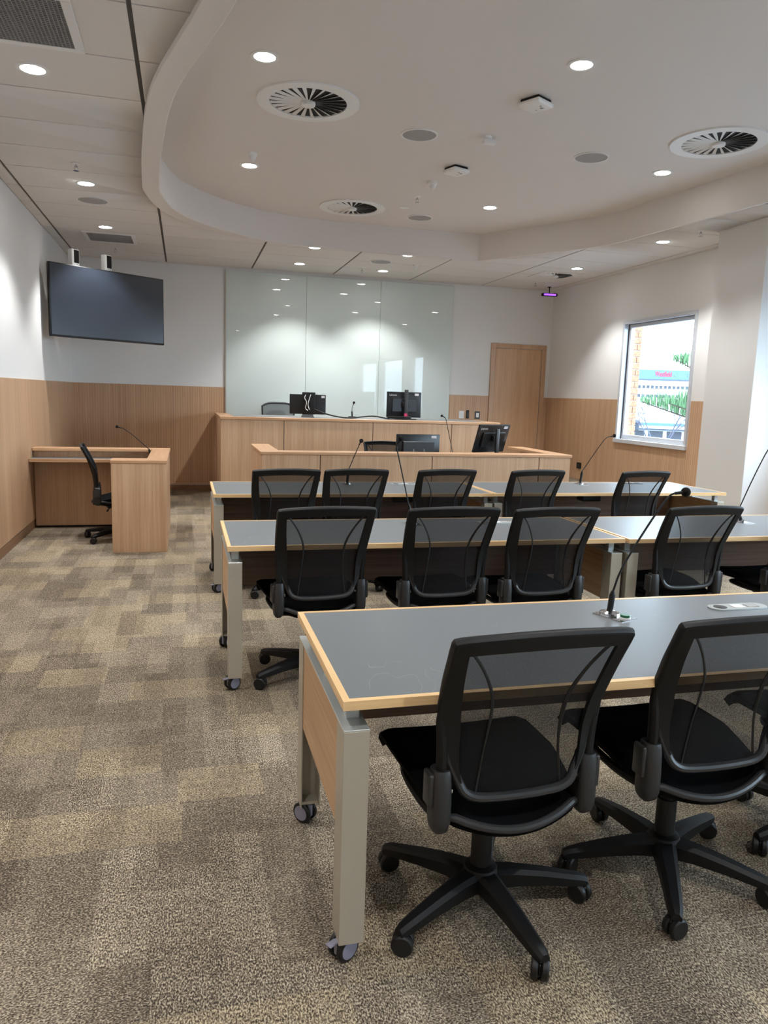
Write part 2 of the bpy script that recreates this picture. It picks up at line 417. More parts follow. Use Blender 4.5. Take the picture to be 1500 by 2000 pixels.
# ------------------------------------------------------------------ ceiling
INNER = [(-.19, 6.85), (-.187, 7.32), (-.03, 8.02), (.38, 8.60), (.95, 9.02), (1.6, 9.165), (2.3, 9.185), (3.575, 9.18)]
INNER2 = [(3.575, 9.18), (4.02, 8.47), (4.45, 7.76), (4.57, 7.01), (4.74, 5.59), (4.86, 4.2), (4.72, 2.7), (4.1, 1.4), (3.0, .7), (1.9, .75), (1.1, 1.35), (.6, 2.3), (.36, 3.1), (.215, 3.82), (.115, 4.23), (.03, 4.57), (-.035, 4.88), (-.08, 5.22), (-.115, 5.61), (-.160, 6.256), (-.19, 6.85)]
def smooth2(pts, sub):
    P, _ = resample([Vector((x, y, 0)) for x, y in pts], 0, sub); return [(p.x, p.y) for p in P]
RC = smooth2(INNER, 6)[:-1] + smooth2(INNER2, 5)[:-1]
def flange_w(x, y):
    if y < 5: return .14 if x < 2 else .03
    return .14 if x < .3 else (.03 if x > 1.3 else .14-.11*(x-.3))
N_ = len(RC); OUT = []
for i, (x, y) in enumerate(RC):
    a, b = Vector(RC[i-1]), Vector(RC[(i+1) % N_]); t = (b-a).normalized(); nrm = Vector((-t.y, t.x))
    w = flange_w(x, y); OUT.append((x+nrm.x*w, y+nrm.y*w))
ZF = ZC-.034
ceil = structure(MB().box(XL-.1, XR+.1, YREAR-.1, YB+.1, ZR+.0, ZR+.12).build('ceiling', M['ceil']))
bk = MB()
bk.loft([[Vector((x, y, ZR)) for x, y in RC], [Vector((x, y, ZF+.006)) for x, y in RC], [Vector((x*.96+u*.04, y*.96+v*.04, ZF)) for (x, y), (u, v) in zip(RC, OUT)], [Vector((x, y, ZF)) for x, y in OUT], [Vector((x, y, ZC+.05)) for x, y in OUT]], cap=False)
bk.build('bulkhead', M['ceil'], ceil, angle=28)
ck = MB().poly(OUT, ZC-.1, ZC+.2).build('cutter', M['tile'])
ck2 = MB().box(PX0-.01, XR+.3, PY0-.01, PY1+.01, ZC-.1, ZC+.2).build('cutter2', M['tile'])
xs = [XL-.004, -1.40, -.235, .94, 2.12, 3.30, 4.47, 5.595]
yt = [YREAR] + [3.95+.605*k for k in range(-11, 0)] + [3.95, 4.582, 5.183, 5.778, 6.377, 6.962, 7.603, 8.203, 8.807, 9.405, 10.01, 10.61, 11.2, YB]
yt = sorted(y for y in set(yt) if y >= YREAR)
xmin, xmax = min(x for x, y in OUT), max(x for x, y in OUT); ymin, ymax = min(y for x, y in OUT), max(y for x, y in OUT)
pend = []
def add_tile(x0, x1, y0, y1, gx0=.011, gx1=.011):
    o = MB().box(x0+gx0, x1-gx1, y0+.006, y1-.006, ZC, ZC+.014).build('ceiling_tile', M['tile'], ceil)
    cut = []
    if x1 > xmin and x0 < xmax and y1 > ymin and y0 < ymax: cut.append(ck)
    if x1 > PX0-.02 and y1 > PY0-.02 and y0 < PY1+.02: cut.append(ck2)
    if cut:
        for c in cut:
            md = o.modifiers.new('cut', 'BOOLEAN'); md.operation = 'DIFFERENCE'; md.object = c; md.solver = 'EXACT'
        pend.append(o)
for (x0, x1) in zip(xs, xs[1:]):
    for y0, y1 in zip(yt, yt[1:]): add_tile(x0, x1, y0, y1, .002 if x0 < -1.45 else .012, .012)
for y0, y1 in zip([YREAR, 0, 3, 6, 9], [0, 3, 6, 9, YB]): add_tile(5.595, XR+.006, y0, y1, .010, 0)
# backing above the tiles, with the recess cut out
gb = MB().box(XL-.008, XR+.008, YREAR, YB+.008, ZC+.016, ZC+.03).build('ceiling_grid', M['grid'], ceil)
md = gb.modifiers.new('cut', 'BOOLEAN'); md.operation = 'DIFFERENCE'; md.object = ck; md.solver = 'EXACT'; pend.append(gb)
dg = bpy.context.evaluated_depsgraph_get()
for o in pend:
    me = bpy.data.meshes.new_from_object(o.evaluated_get(dg)); o.modifiers.clear(); o.data = me
    if len(me.polygons) == 0: bpy.data.objects.remove(o)
bpy.data.objects.remove(ck); bpy.data.objects.remove(ck2)

# ------------------------------------------------------------------ ceiling fittings
def make_downlight():
    t = thing('downlight', 'x', 'downlight')
    MB().ring((0, 0, 0), .066, .088, -.006, .0, 36).build('trim_ring', M['whitem'], t)
    MB().lathe((0, 0, 0), [(.066, -.004), (.060, -.0015), (.0, -.0012)], 32).build('lens', M['lamp'], t)
    return t
spot = bpy.data.lights.new('downlight_beam', 'SPOT'); spot.energy = SPOT_W; spot.spot_size = math.radians(104); spot.spot_blend = .55; spot.shadow_soft_size = .05; spot.color = (1.0, 1.0, .99)
DL = [  # x, y, z, label
 (.49, 5.003, ZR, 'round downlight left of the largest swirl vent, nearest the camera on the raised ceiling'),
 (2.351, 4.48, ZR, 'round downlight alone at the top right of the raised ceiling, above the square smoke alarm'),
 (.583, 7.305, ZR, 'small round downlight under the sensor near the curved left end of the raised ceiling'),
 (4.101, 6.184, ZR, 'round downlight below the right-hand swirl vent on the raised ceiling'),
 (3.173, 7.89, ZR, 'round downlight near the far corner of the raised ceiling, right of the sprinkler'),
 (-.806, 4.882, ZC, 'large-looking round downlight in the tiles below the big top-left grille'),
 (-.815, 7.324, ZC, 'round downlight in the left tiles just before the round ceiling speaker'),
 (-.83, 9.153, ZC, 'round downlight in the left tiles just before the small square grille'),
 (1.528, 9.341, ZC, 'round downlight in the tiles close behind the curved bulkhead, left of the glass wall middle'),
 (2.70, 9.344, ZC, 'round downlight in the tiles close behind the straight bulkhead, above the glass wall'),
 (1.523, 10.574, ZC, 'round downlight near the back wall in front of the left glass sheets'),
 (2.715, 10.642, ZC, 'round downlight near the back wall beside the small round ceiling speaker'),
 (5.014, 7.444, ZC, 'round downlight in the right tiles nearest the pier, above the window'),
 (5.013, 9.308, ZC, 'round downlight in the right tiles beside the square swirl vent'),
]
DLX = [(.45, 2.75, ZR), (2.35, 2.2, ZR), (4.1, 3.9, ZR), (-.8, 2.5, ZC), (-.8, .1, ZC), (1.5, .0, ZC), (3.6, -.6, ZC), (5.2, 1.8, ZC), (5.2, 4.6, ZC), (0.4, -1.8, ZC), (3.75, 9.36, ZC), (3.9, 10.65, ZC)]  # unseen copies of the fitting, added to light the near floor
DL_ADDED_LABELS = ['downlight above the nearest table left end, just above the view', 'downlight of the raised ceiling above the nearest table, above the view', 'downlight of the raised ceiling at its right side, outside the view', 'downlight in the left tiles above the aisle, outside the view', 'downlight in the left tiles beside the camera, outside the view', 'downlight in the tiles right behind the camera', 'downlight in the rear tiles to the right of the camera', 'downlight in the right tiles by the nearer hidden window', 'downlight in the right tiles by the pier, outside the view', 'downlight in the rear tiles far behind the camera']
dl0 = make_downlight()
first = True
for i, a in enumerate(DL+[q+(l,) for q, l in zip(DLX[:10], DL_ADDED_LABELS)]):
    o = dl0 if first else copy_tree(dl0); first = False
    o.location = a[:3]; o['label'] = a[3]; o['group'] = 'ceiling downlights'
    so = bpy.data.objects.new('downlight_beam', spot); COL.objects.link(so); so.location = (a[0], a[1], a[2]-.012)

def vanes(mb, r0, r1, z, n=24, tilt=.5):
    for k in range(n):
        a = 2*PI*k/n; c, s = math.cos(a), math.sin(a)
        w = lambda r: .004+.024*r/.27
        pts = []
        for r in (r0, r1):
            hw_ = w(r)*.5
            pts += [(c*r - s*hw_, s*r + c*hw_, z), (c*r + s*hw_, s*r - c*hw_, z-.008)]
        v = [mb.bm.verts.new(p) for p in pts]
        mb.bm.faces.new((v[0], v[1], v[3], v[2]))
        v2 = [mb.bm.verts.new((p[0], p[1], p[2]-.0015)) for p in pts]
        mb.bm.faces.new((v2[0], v2[2], v2[3], v2[1]))
def swirl(loc, label, R1=.36, rin=.272, square=False):
    t = thing('swirl_vent', label, 'air vent', loc, 0, 'swirl air vents')
    if square:
        mb = MB()
        for q in ((-.29, .29, -.29, -.2), (-.29, .29, .2, .29), (-.29, -.2, -.2, .2), (.2, .29, -.2, .2)): mb.box(*q, -.008, 0, .001)
        mb.ring((0, 0, 0), rin, .285, -.0085, -.002, 40); mb.build('face_plate', M['tile'], t)
    else:
        MB().ring((0, 0, 0), rin, R1, -.012, 0, 48).build('rim', M['whitem'], t)
    MB().lathe((0, 0, 0), [(rin+.004, -.002), (0, -.001)], 40).build('duct', M['vane_dark'], t)
    vb = MB(); vanes(vb, .045, rin-.002, -.003); vb.build('vanes', M['whitem'], t)
    MB().lathe((0, 0, 0), [(0, -.034), (.045, -.030), (.05, -.02), (.05, -.004)], 24).build('hub', M['whitem'], t)
swirl((.858, 5.63, ZR), 'round white swirl vent at upper left of the raised ceiling, the biggest in view')
swirl((4.03, 5.36, ZR), 'round swirl vent at the right edge of the raised ceiling, tinted blue by daylight')
swirl((1.789, 8.455, ZR), 'round swirl vent at the far end of the raised ceiling near the bulkhead')
swirl((5.02, 9.94, ZC), 'square-plated swirl vent in the right tiles near the back wall corner', rin=.24, square=True)

def speaker(loc, label, r=.145):
    t = thing('ceiling_speaker', label, 'speaker', loc, 0, 'round ceiling speakers')
    MB().ring((0, 0, 0), r-.012, r, -.008, 0, 36).build('rim', M['whitem'], t)
    MB().lathe((0, 0, 0), [(r-.012, -.003), (r*.6, -.0065), (0, -.0075)], 36).build('grille', M['spk'], t)
speaker((1.792, 6.0, ZR), 'round grey ceiling speaker right of the biggest swirl vent')
speaker((3.307, 6.025, ZR), 'round grey ceiling speaker left of the right-hand swirl vent')
speaker((2.616, 8.623, ZR), 'round grey ceiling speaker at the far end of the raised ceiling beside the sprinkler')
speaker((-.828, 7.937, ZC), 'round pale speaker in the left tiles beyond a downlight')
speaker((2.505, 9.943, ZC), 'small round speaker in the tiles in front of the glass wall')

def square_alarm(loc, rz, label):
    t = thing('smoke_alarm', label, 'smoke alarm', loc, rz, 'square smoke alarms')
    MB().box(-.075, .075, -.075, .075, -.022, 0, .004).build('base_plate', M['black'], t)
    MB().box(-.09, .09, -.09, .09, -.052, -.018, .014, 3).build('cover', M['white'], t)
    MB().cyl((.03, -.03, -.0535), .014, .003, 'z', 16).cyl((-.005, -.045, -.0535), .008, .003, 'z', 12).cyl((.035, .02, -.0535), .006, .003, 'z', 12).build('button', M['spk'], t)
square_alarm((2.335, 5.07, ZR), .5, 'square white smoke alarm on a black base, nearest the camera on the raised ceiling')
square_alarm((2.354, 6.70, ZR), .35, 'square white smoke alarm with dark base, further back above the small detectors')
def sensor(loc, label, body=(.042, .05)):
    t = thing('ceiling_sensor', label, 'sensor', loc, 0, 'small ceiling sensors')
    MB().lathe((0, 0, 0), [(body[0], 0), (body[0], -.022), (body[0]*.8, -.028)], 24).build('base', M['white'], t)
    MB().lathe((0, 0, 0), [(body[0]*.78, -.027), (body[0]*.7, -body[1]), (body[0]*.3, -body[1]-.02), (0, -body[1]-.024)], 24).build('dome', M['whitem'], t)
sensor((2.302, 7.208, ZR), 'small white dome sensor with dark side just beyond the second square alarm')
sensor((.578, 6.93, ZR), 'round white sensor directly above the small left downlight')
sensor((3.002, 10.0, ZC), 'small white sensor in the tiles above the glass wall', (.04, .04))
t = thing('motion_sensor', 'small white wedge motion sensor between the two square smoke alarms', 'sensor', (2.30, 5.86, ZR))
MB().cyl((0, 0, -.02), .042, .02, 'z', 20).build('base', M['white'], t)
MB().box(-.03, .075, -.03, .03, -.055, -.018, .008, 2).build('head', M['whitem'], t)
tag(MB().lathe((2.312, 8.223, ZR), [(.055, 0), (.055, -.008), (.045, -.012), (0, -.013)], 28).build('cover_plate', M['whitem']), 'flat round white cover plate left of the far ceiling speaker', 'cover plate')
def sprinkler(loc, label):
    t = thing('sprinkler', label, 'sprinkler', loc, 0, 'fire sprinklers')
    MB().lathe((0, 0, 0), [(.035, 0), (.035, -.005), (.02, -.009), (0, -.009)], 20).build('collar', M['whitem'], t)
    s_ = MB().cyl((0, 0, -.03), .008, .022, 'z', 10)
    s_.tube([(.008, 0, -.02), (.015, 0, -.035), (.004, 0, -.055)], .0028, 6).tube([(-.008, 0, -.02), (-.015, 0, -.035), (-.004, 0, -.055)], .0028, 6)
    s_.lathe((0, 0, 0), [(.004, -.052), (.022, -.056), (.022, -.058), (0, -.059)], 14); s_.build('head', M['chrome'], t)
sprinkler((2.32, 7.763, ZR), 'sprinkler head on the raised ceiling between the dome sensor and the far speaker')
sprinkler((-.818, 6.72, ZC), 'sprinkler head in the left tiles in front of a downlight')
sprinkler((-.83, 10.40, ZC), 'sprinkler head in the tiles above the wall screen')
sprinkler((2.402, 10.59, ZC), 'sprinkler head in the tiles near the glass wall top')
sprinkler((5.047, 10.6, ZC), 'sprinkler head in the right tiles close to the back corner')
sprinkler((5.032, 6.84, ZC), 'sprinkler head in the right tiles right before the pier')
def grille(loc, label, w, d_):
    t = thing('return_air_grille', label, 'air grille', loc, 0, 'return air grilles')
    mb = MB(); b_ = .045
    for q in ((-w, w, -d_, -d_+b_), (-w, w, d_-b_, d_), (-w, -w+b_, -d_+b_, d_-b_), (w-b_, w, -d_+b_, d_-b_)): mb.box(*q, -.010, 0, .002)
    mb.build('frame', M['whitem'], t)
    MB().box(-w+b_, w-b_, -d_+b_, d_-b_, -.002, -.0005).build('duct', M['vane_dark'], t)
    mb = MB(); st = .020
    n = int((2*w-2*b_)/st)
    for k in range(n+1): x = -w+b_+k*(2*w-2*b_)/n; mb.box(x-.002, x+.002, -d_+b_, d_-b_, -.008, -.003)
    n = int((2*d_-2*b_)/st)
    for k in range(n+1): y = -d_+b_+k*(2*d_-2*b_)/n; mb.box(-w+b_, w-b_, y-.002, y+.002, -.008, -.003)
    o = mb.build('egg_crate_core', M['spk'], t); o['kind'] = 'stuff'
grille((-.8375, 4.265, ZC), 'large square egg-crate grille in the top left corner tiles', .345, .30)
grille((-.8325, 9.76, ZC), 'square grey grille in the tiles above the wall screen', .29, .29)
t = thing('ceiling_light_bar', 'black bar with purple lit front hanging from the ceiling in the back right corner', 'sensor', (5.45, 10.95, ZC), math.radians(-8))
MB().cyl((0, 0, -.012), .03, .012, 'z', 16).tube([(0, 0, -.01), (0, -.01, -.06), (0, -.02, -.10)], .008, 8).build('bracket', M['black'], t)
MB().box(-.125, .125, -.05, .01, -.145, -.10, .014, 3).build('housing', M['black'], t)
MB().box(-.095, .095, -.056, -.048, -.136, -.11, .003).build('lit_front', M['purple'], t)

# ------------------------------------------------------------------ wall screen and cameras
TVA, TVB = Vector((-1.42, 9.12, 0)), Vector((-.245, 9.985, 0))
mid = (TVA+TVB)/2; tvw = (TVB-TVA).length; tvr = math.atan2((TVB-TVA).y, (TVB-TVA).x)
tv = thing('wall_screen', 'large dark flat screen angled across the back left corner near the ceiling', 'television', (mid.x, mid.y, 2.0), tvr)
MB().box(-tvw/2, tvw/2, 0, .05, 0, .795, .006, 2).build('housing', M['bezel'], tv)
MB().box(-tvw/2+.012, tvw/2-.012, -.002, .002, .022, .783).build('screen', M['screen'], tv)
MB().box(-.12, .12, .05, .10, .25, .55, .006).tube([(0, .08, .4), (-.06, .5, .4), (-.28, .77, .4)], .03, 10).build('wall_bracket', M['black'], tv)
nrm = Vector((-math.sin(tvr), math.cos(tvr), 0)); dirv = (TVB-TVA).normalized()
for px, lab in ((-.37, 'white box camera with black face above the left part of the wall screen'), (.035, 'white box camera with black face above the middle of the wall screen')):
    p = mid+dirv*px+nrm*.10
    t = thing('box_camera', lab, 'camera', (p.x, p.y, 2.70), tvr+.25, 'white box cameras above the wall screen')
    MB().box(-.055, .055, -.02, .05, 0, .285, .012, 3).build('case', M['white'], t)
    MB().box(-.028, .042, -.026, -.016, .135, .275, .003).build('lens_window', M['black'], t)
    MB().cyl((.02, -.021, .118), .005, .003, 'y', 10).build('status_dot', M['black'], t)
    MB().box(-.03, .03, -.052, 0.0, .02, .07).build('mount', M['black'], t)

# ------------------------------------------------------------------ wall plates
def plate(name, loc, axis, w, h, label, cat, mt, inner=None):
    t = thing(name, label, cat, loc)
    if axis == 'b':
        MB().box(-w/2, w/2, -.012, 0, -h/2, h/2, .003).build('plate', M[mt], t)
        if inner: MB().box(-w*.28, w*.28, -.016, -.010, -h*.3, h*.3, .002).build('insert', M[inner], t)
    else:
        MB().box(-.012, 0, -w/2, w/2, -h/2, h/2, .003).build('plate', M[mt], t)
        if inner: MB().box(-.016, -.010, -w*.28, w*.28, -h*.3, h*.3, .002).build('insert', M[inner], t)
plate('light_switch', (4.247, YB, 1.205), 'b', .085, .12, 'white switch plate on the oak dado, left of the door', 'switch', 'white', 'whitem')
plate('wall_handset', (4.352, YB, 1.215), 'b', .045, .13, 'slim black wall holder between two plates, left of the door', 'handset', 'black', 'dgrey')
plate('wall_controller', (4.518, YB, 1.205), 'b', .085, .12, 'dark-framed white control plate next to the door frame', 'control panel', 'dgrey', 'white')
plate('wall_socket', (XR, 10.147, .52), 'r', .12, .09, 'small black socket low on the right oak dado beside the clerk desk', 'socket', 'black', 'dgrey')

# ------------------------------------------------------------------ judge bench (raised, at the back)
ZJ = 1.15; JX0, JX1, JY = .425, 4.14, 9.57
jb = thing('judge_bench', 'long high oak panelled bench in front of the glass wall', 'bench', ((JX0+JX1)/2, JY, 0))
cx = (JX0+JX1)/2
def bx(mb, x0, x1, y0, y1, z0, z1, bev=.0015): mb.box(x0-cx, x1-cx, y0-JY, y1-JY, z0, z1, bev); return mb
jx = [JX0, 1.21, 2.37, 3.46, JX1]
for a, b in zip(jx, jx[1:]): bx(MB(), a+.004, b-.004, JY, JY+.02, .08, ZJ-.036).build('front_panel', M['oak_v'], jb)
bx(MB(), JX0+.03, JX1-.03, JY+.02, JY+.03, 0, ZJ-.036).build('plinth', M['blackm'], jb)
bx(MB(), JX0, JX0+.02, JY+.021, YB-.02, .0, ZJ-.036).build('side_panel', M['oak_v'], jb)
bx(MB(), JX1-.02, JX1, JY+.021, 10.5, .0, ZJ-.036).build('side_panel', M['oak_v'], jb)
bx(MB(), JX0-.01, JX1+.01, JY-.012, JY+.11, ZJ-.035, ZJ, .003).build('front_ledge', M['oak_h'], jb)
bx(MB(), JX0-.01, JX0+.16, JY+.11, YB-.02, ZJ-.035, ZJ, .003).build('side_ledge', M['oak_hy'], jb)
bx(MB(), JX1-.16, JX1+.01, JY+.11, 10.5, ZJ-.035, ZJ, .003).build('side_ledge', M['oak_hy'], jb)
bx(MB(), JX0+.16, JX1-.16, JY+.11, 10.42, ZJ-.030, ZJ+.004, .001).build('worktop', M['lam'], jb)
bx(MB(), JX0+.16, JX1-.16, 10.42, 10.45, ZJ-.032, ZJ+.004, .002).build('worktop_edge', M['edge_x'], jb)

# clerk desk in front of it
ZK = .88; KX0, KX1, KY = .728, 4.12, 7.50
kd = thing('clerk_desk', 'low oak panelled desk with ledges in front of the judge bench', 'desk', ((KX0+KX1)/2, KY, 0))
cx, JY_ = (KX0+KX1)/2, KY
def kx(mb, x0, x1, y0, y1, z0, z1, bev=.0015): mb.box(x0-cx, x1-cx, y0-KY, y1-KY, z0, z1, bev); return mb
kxs = [KX0, 1.318, 2.51, 3.74, KX1]
for a, b in zip(kxs, kxs[1:]): kx(MB(), a+.004, b-.004, KY, KY+.02, .08, ZK-.031).build('front_panel', M['oak_v'], kd)
kx(MB(), KX0+.03, KX1-.03, KY+.02, KY+.03, 0, ZK-.031).build('plinth', M['blackm'], kd)
kx(MB(), KX0, KX0+.02, KY+.021, 8.62, 0, ZK-.031).build('side_panel', M['oak_v'], kd)
kx(MB(), KX1-.02, KX1, KY+.021, 8.78, 0, ZK-.031).build('side_panel', M['oak_v'], kd)
kx(MB(), KX0-.012, KX1+.012, KY-.012, KY+.20, ZK-.03, ZK, .003).build('front_ledge', M['oak_h'], kd)
kx(MB(), KX0-.012, KX0+.19, KY+.20, 8.62, ZK-.03, ZK, .003).build('side_ledge', M['oak_hy'], kd)
kx(MB(), KX1-.19, KX1+.012, KY+.20, 8.78, ZK-.03, ZK, .003).build('side_ledge', M['oak_hy'], kd)
kx(MB(), KX0+.02, KX1-.02, KY+.03, KY+.72, .70, .73, .001).build('worktop', M['lam'], kd)

# witness box on the left
wx = thing('witness_stand', 'L-shaped oak stand with a desk shelf against the left wall', 'stand', (-.8, 7.6, 0))
def vx(mb, x0, x1, y0, y1, z0, z1, bev=.0015): mb.box(x0+.8, x1+.8, y0-7.6, y1-7.6, z0, z1, bev); return mb
ZV = .832
vx(MB(), -.636, -.166, 6.965, 6.99, 0, ZV-.032).build('end_panel', M['oak_v'], wx)
vx(MB(), -.19, -.166, 6.991, 8.44, .0, ZV-.032).build('side_panel', M['oak_v'], wx)
vx(MB(), XL+.004, -.191, 8.33, 8.35, .02, ZV-.032).build('back_panel', M['oak_v'], wx)
vx(MB(), XL+.004, -.191, 8.42, 8.44, .0, ZV-.032).build('outer_panel', M['oak_v'], wx)
vx(MB(), -.63, -.60, 6.991, 7.16, 0, ZV-.032).build('return_panel', M['oak_v'], wx)
vx(MB(), -.642, -.158, 6.958, 7.17, ZV-.031, ZV, .003).build('end_ledge', M['oak_h'], wx)
vx(MB(), -.34, -.158, 7.17, 8.27, ZV-.031, ZV, .003).build('side_ledge', M['oak_hy'], wx)
vx(MB(), XL+.004, -.158, 8.27, 8.45, ZV-.031, ZV, .003).build('back_ledge', M['oak_h'], wx)
vx(MB(), XL+.004, -.36, 8.10, 8.325, .705, .735, .001).build('shelf', M['lam'], wx)
vx(MB(), XL+.004, -.36, 8.075, 8.10, .703, .737, .002).build('shelf_edge', M['oak_h'], wx)

# ------------------------------------------------------------------ wheeled tables
def table_caster(parent, x, y, rz, brake):
    root = MB()
    c, s = math.cos(rz), math.sin(rz)
    mt_ = Matrix.Translation((x, y, 0)) @ Matrix.Rotation(rz, 4, 'Z')
    root.cyl((0, 0, .03), .012, .045, 'z', 12)
    root.box(-.030, .030, -.007, .007, .022, .066, .005, 2)
    if brake: root.box(-.055, -.025, -.010, .010, .058, .064, .002, 1)
    bmesh.ops.transform(root.bm, matrix=mt_, verts=root.bm.verts)
    o = root.build('caster', M['casterg'], parent)
    for sgn in (-1, 1):
        w_ = MB().cyl((0, sgn*.016-.008, .036), .036, .016, 'y', 24, bev=.004); bmesh.ops.transform(w_.bm, matrix=mt_, verts=w_.bm.verts)
        w_.build('wheel', M['blackm'], o)
        d_ = MB().cyl((0, sgn*.0245-.0012, .036), .026, .0024, 'y', 24); bmesh.ops.transform(d_.bm, matrix=mt_, verts=d_.bm.verts)
        d_.build('hub_cap', M['casterg'], o)
def make_table(L, D, label, loc):
    t = thing('mobile_table', label, 'table', loc, 0, 'wheeled tables with grey tops')
    E_ = .018; zt = TZ
    MB().box(E_, L-E_, E_, D-E_, zt-.022, zt, .0005).build('tabletop', M['lam'], t)
    def rim(a, b, c_, d_, ax):   # mitred edging strip
        m_ = MB()
        P = [(a, zt-.023), (b, zt-.023), (b, zt+.0006), (a, zt+.0006)]
        m_.loft([[Vector(c_(u, 0)+(z,)) for u, z in P], [Vector(c_(u, 1)+(z,)) for u, z in P]])
        m_.build('edging', M[ax], t)
    rim(0, E_, lambda u, k: ((u if k == 0 else L-u), u), None, 'edge_x')
    rim(0, E_, lambda u, k: ((u if k == 0 else L-u), D-u), None, 'edge_x')
    rim(0, E_, lambda u, k: (u, (u if k == 0 else D-u)), None, 'edge_y')
    rim(0, E_, lambda u, k: (L-u, (u if k == 0 else D-u)), None, 'edge_y')
    LW, LD, z0, z1 = .066, .085, .068, .645
    for side in (0, 1):
        x0 = .005 if side == 0 else L-.005-LW
        for far in (0, 1):
            lg = MB(); y0 = .012 if not far else D-.012-LD; y1 = y0+LD; p = .004
            lg.box(x0, x0+LW, (y0 if not far else y1-p), (y0+p if not far else y1), z0, z1, .0008)
            lg.box(x0, x0+p, y0+(p if not far else 0), y1-(0 if not far else p), z0+.0, z1)
            lg.box(x0+LW-p, x0+LW, y0+(p if not far else 0), y1-(0 if not far else p), z0, z1)
            lg.box(x0+p, x0+LW-p, y0+.02, y1-.02, z0+.002, z0+.012)
            lo = lg.build('leg', M['metal'], t)
            table_caster(lo, x0+LW/2-(.011 if side == 0 else .02), (y0+y1)/2+(.0), random.choice([.9, .6, 2.3, -.5]) if not (far == 0 and side == 0) else .55, far == 0)
        MB().box(x0, x0+LW, .012, D-.012, z1, z1+.005, .0008).build('end_rail', M['metal_l'], t)
        xo = x0+.004 if side == 0 else x0+LW-.022
        MB().box(xo, xo+.018, .012+LD*.55, D-.012-LD*.55, .355, z1-.001, .001).build('end_panel', M['endwood'], t)
        for y in (.10, D*.5, D-.10):
            MB().box(x0+.02, x0+LW-.012, y-.018, y+.018, z1+.005, zt-.023, .001).build('spacer', M['metal_l'], t)
    MB().box(.08, L-.08, D-.125, D-.107, .385, zt-.024, .001).build('modesty_panel', M['walnut'], t)
    MB().box(.08, L-.08, D*.45, D*.45+.04, zt-.063, zt-.0235, .002).build('under_beam', M['black'], t)
    return t
TD = .768
T1L = make_table(2.15, TD, 'nearest wheeled table, grey top with oak edge and a gooseneck microphone, in the right foreground', (.362, 1.676, 0))
T2L = make_table(2.135, .75, 'second-row wheeled table on the left, between the two rows of chairs', (.188, 3.562, 0))
T2R = make_table(2.135, .75, 'second-row wheeled table on the right, behind the seam with the left one', (2.337, 3.545, 0))
T3L = make_table(2.15, .79, 'front-row wheeled table on the left, facing the clerk desk', (.19, 5.43, 0))
T3R = make_table(2.14, .79, 'front-row wheeled table on the right, reaching towards the pier and window', (2.352, 5.44, 0))

def tray(x, y, lab):
    t = thing('under_table_tray', lab, 'tray', (x, y, TZ-.075), 0, 'black trays under the tables')
    MB().box(-.085, .085, -.01, .10, 0, .050, .012, 3).build('tray', M['black'], t)
tray(1.62, 5.48, 'black rounded tray fixed under the edge of the left front-row table')
tray(3.23, 5.49, 'black rounded tray fixed under the edge of the right front-row table')

def power_box(x, y, rz, lab, detail=True):
    t = thing('power_outlet', lab, 'power outlet', (x, y, TZ+.001), rz, 'power outlets in the tabletops')
    n = 12; w, r = .085, .035
    pts = [(w+r*math.cos(a), r*math.sin(a)) for a in [-PI/2+PI*k/n for k in range(n+1)]] + [(-w+r*math.cos(a), r*math.sin(a)) for a in [PI/2+PI*k/n for k in range(n+1)]]
    MB().poly(pts, -.0005, .004).build('face_plate', M['metal_l'], t)
    MB().lathe((-.075, 0, 0), [(.024, .0035), (.024, .0052), (.018, .0056), (0, .0056)], 20).build('grommet', M['dgrey2'], t)
    MB().box(-.025, .022, -.019, .019, .0035, .0055, .002).build('socket', M['white'], t)
    MB().box(.035, .082, -.019, .019, .0035, .0052, .002).build('data_port', M['spk'], t)
power_box(1.965, 2.262, 0, 'oval metal power outlet in the nearest tabletop, right of the microphone')
power_box(1.80, 4.12, 0, 'oval power outlet in the left second-row tabletop')
power_box(1.783, 6.04, 0, 'oval power outlet in the left front-row tabletop')
power_box(4.0, 6.12, 0, 'oval power outlet in the right front-row tabletop')

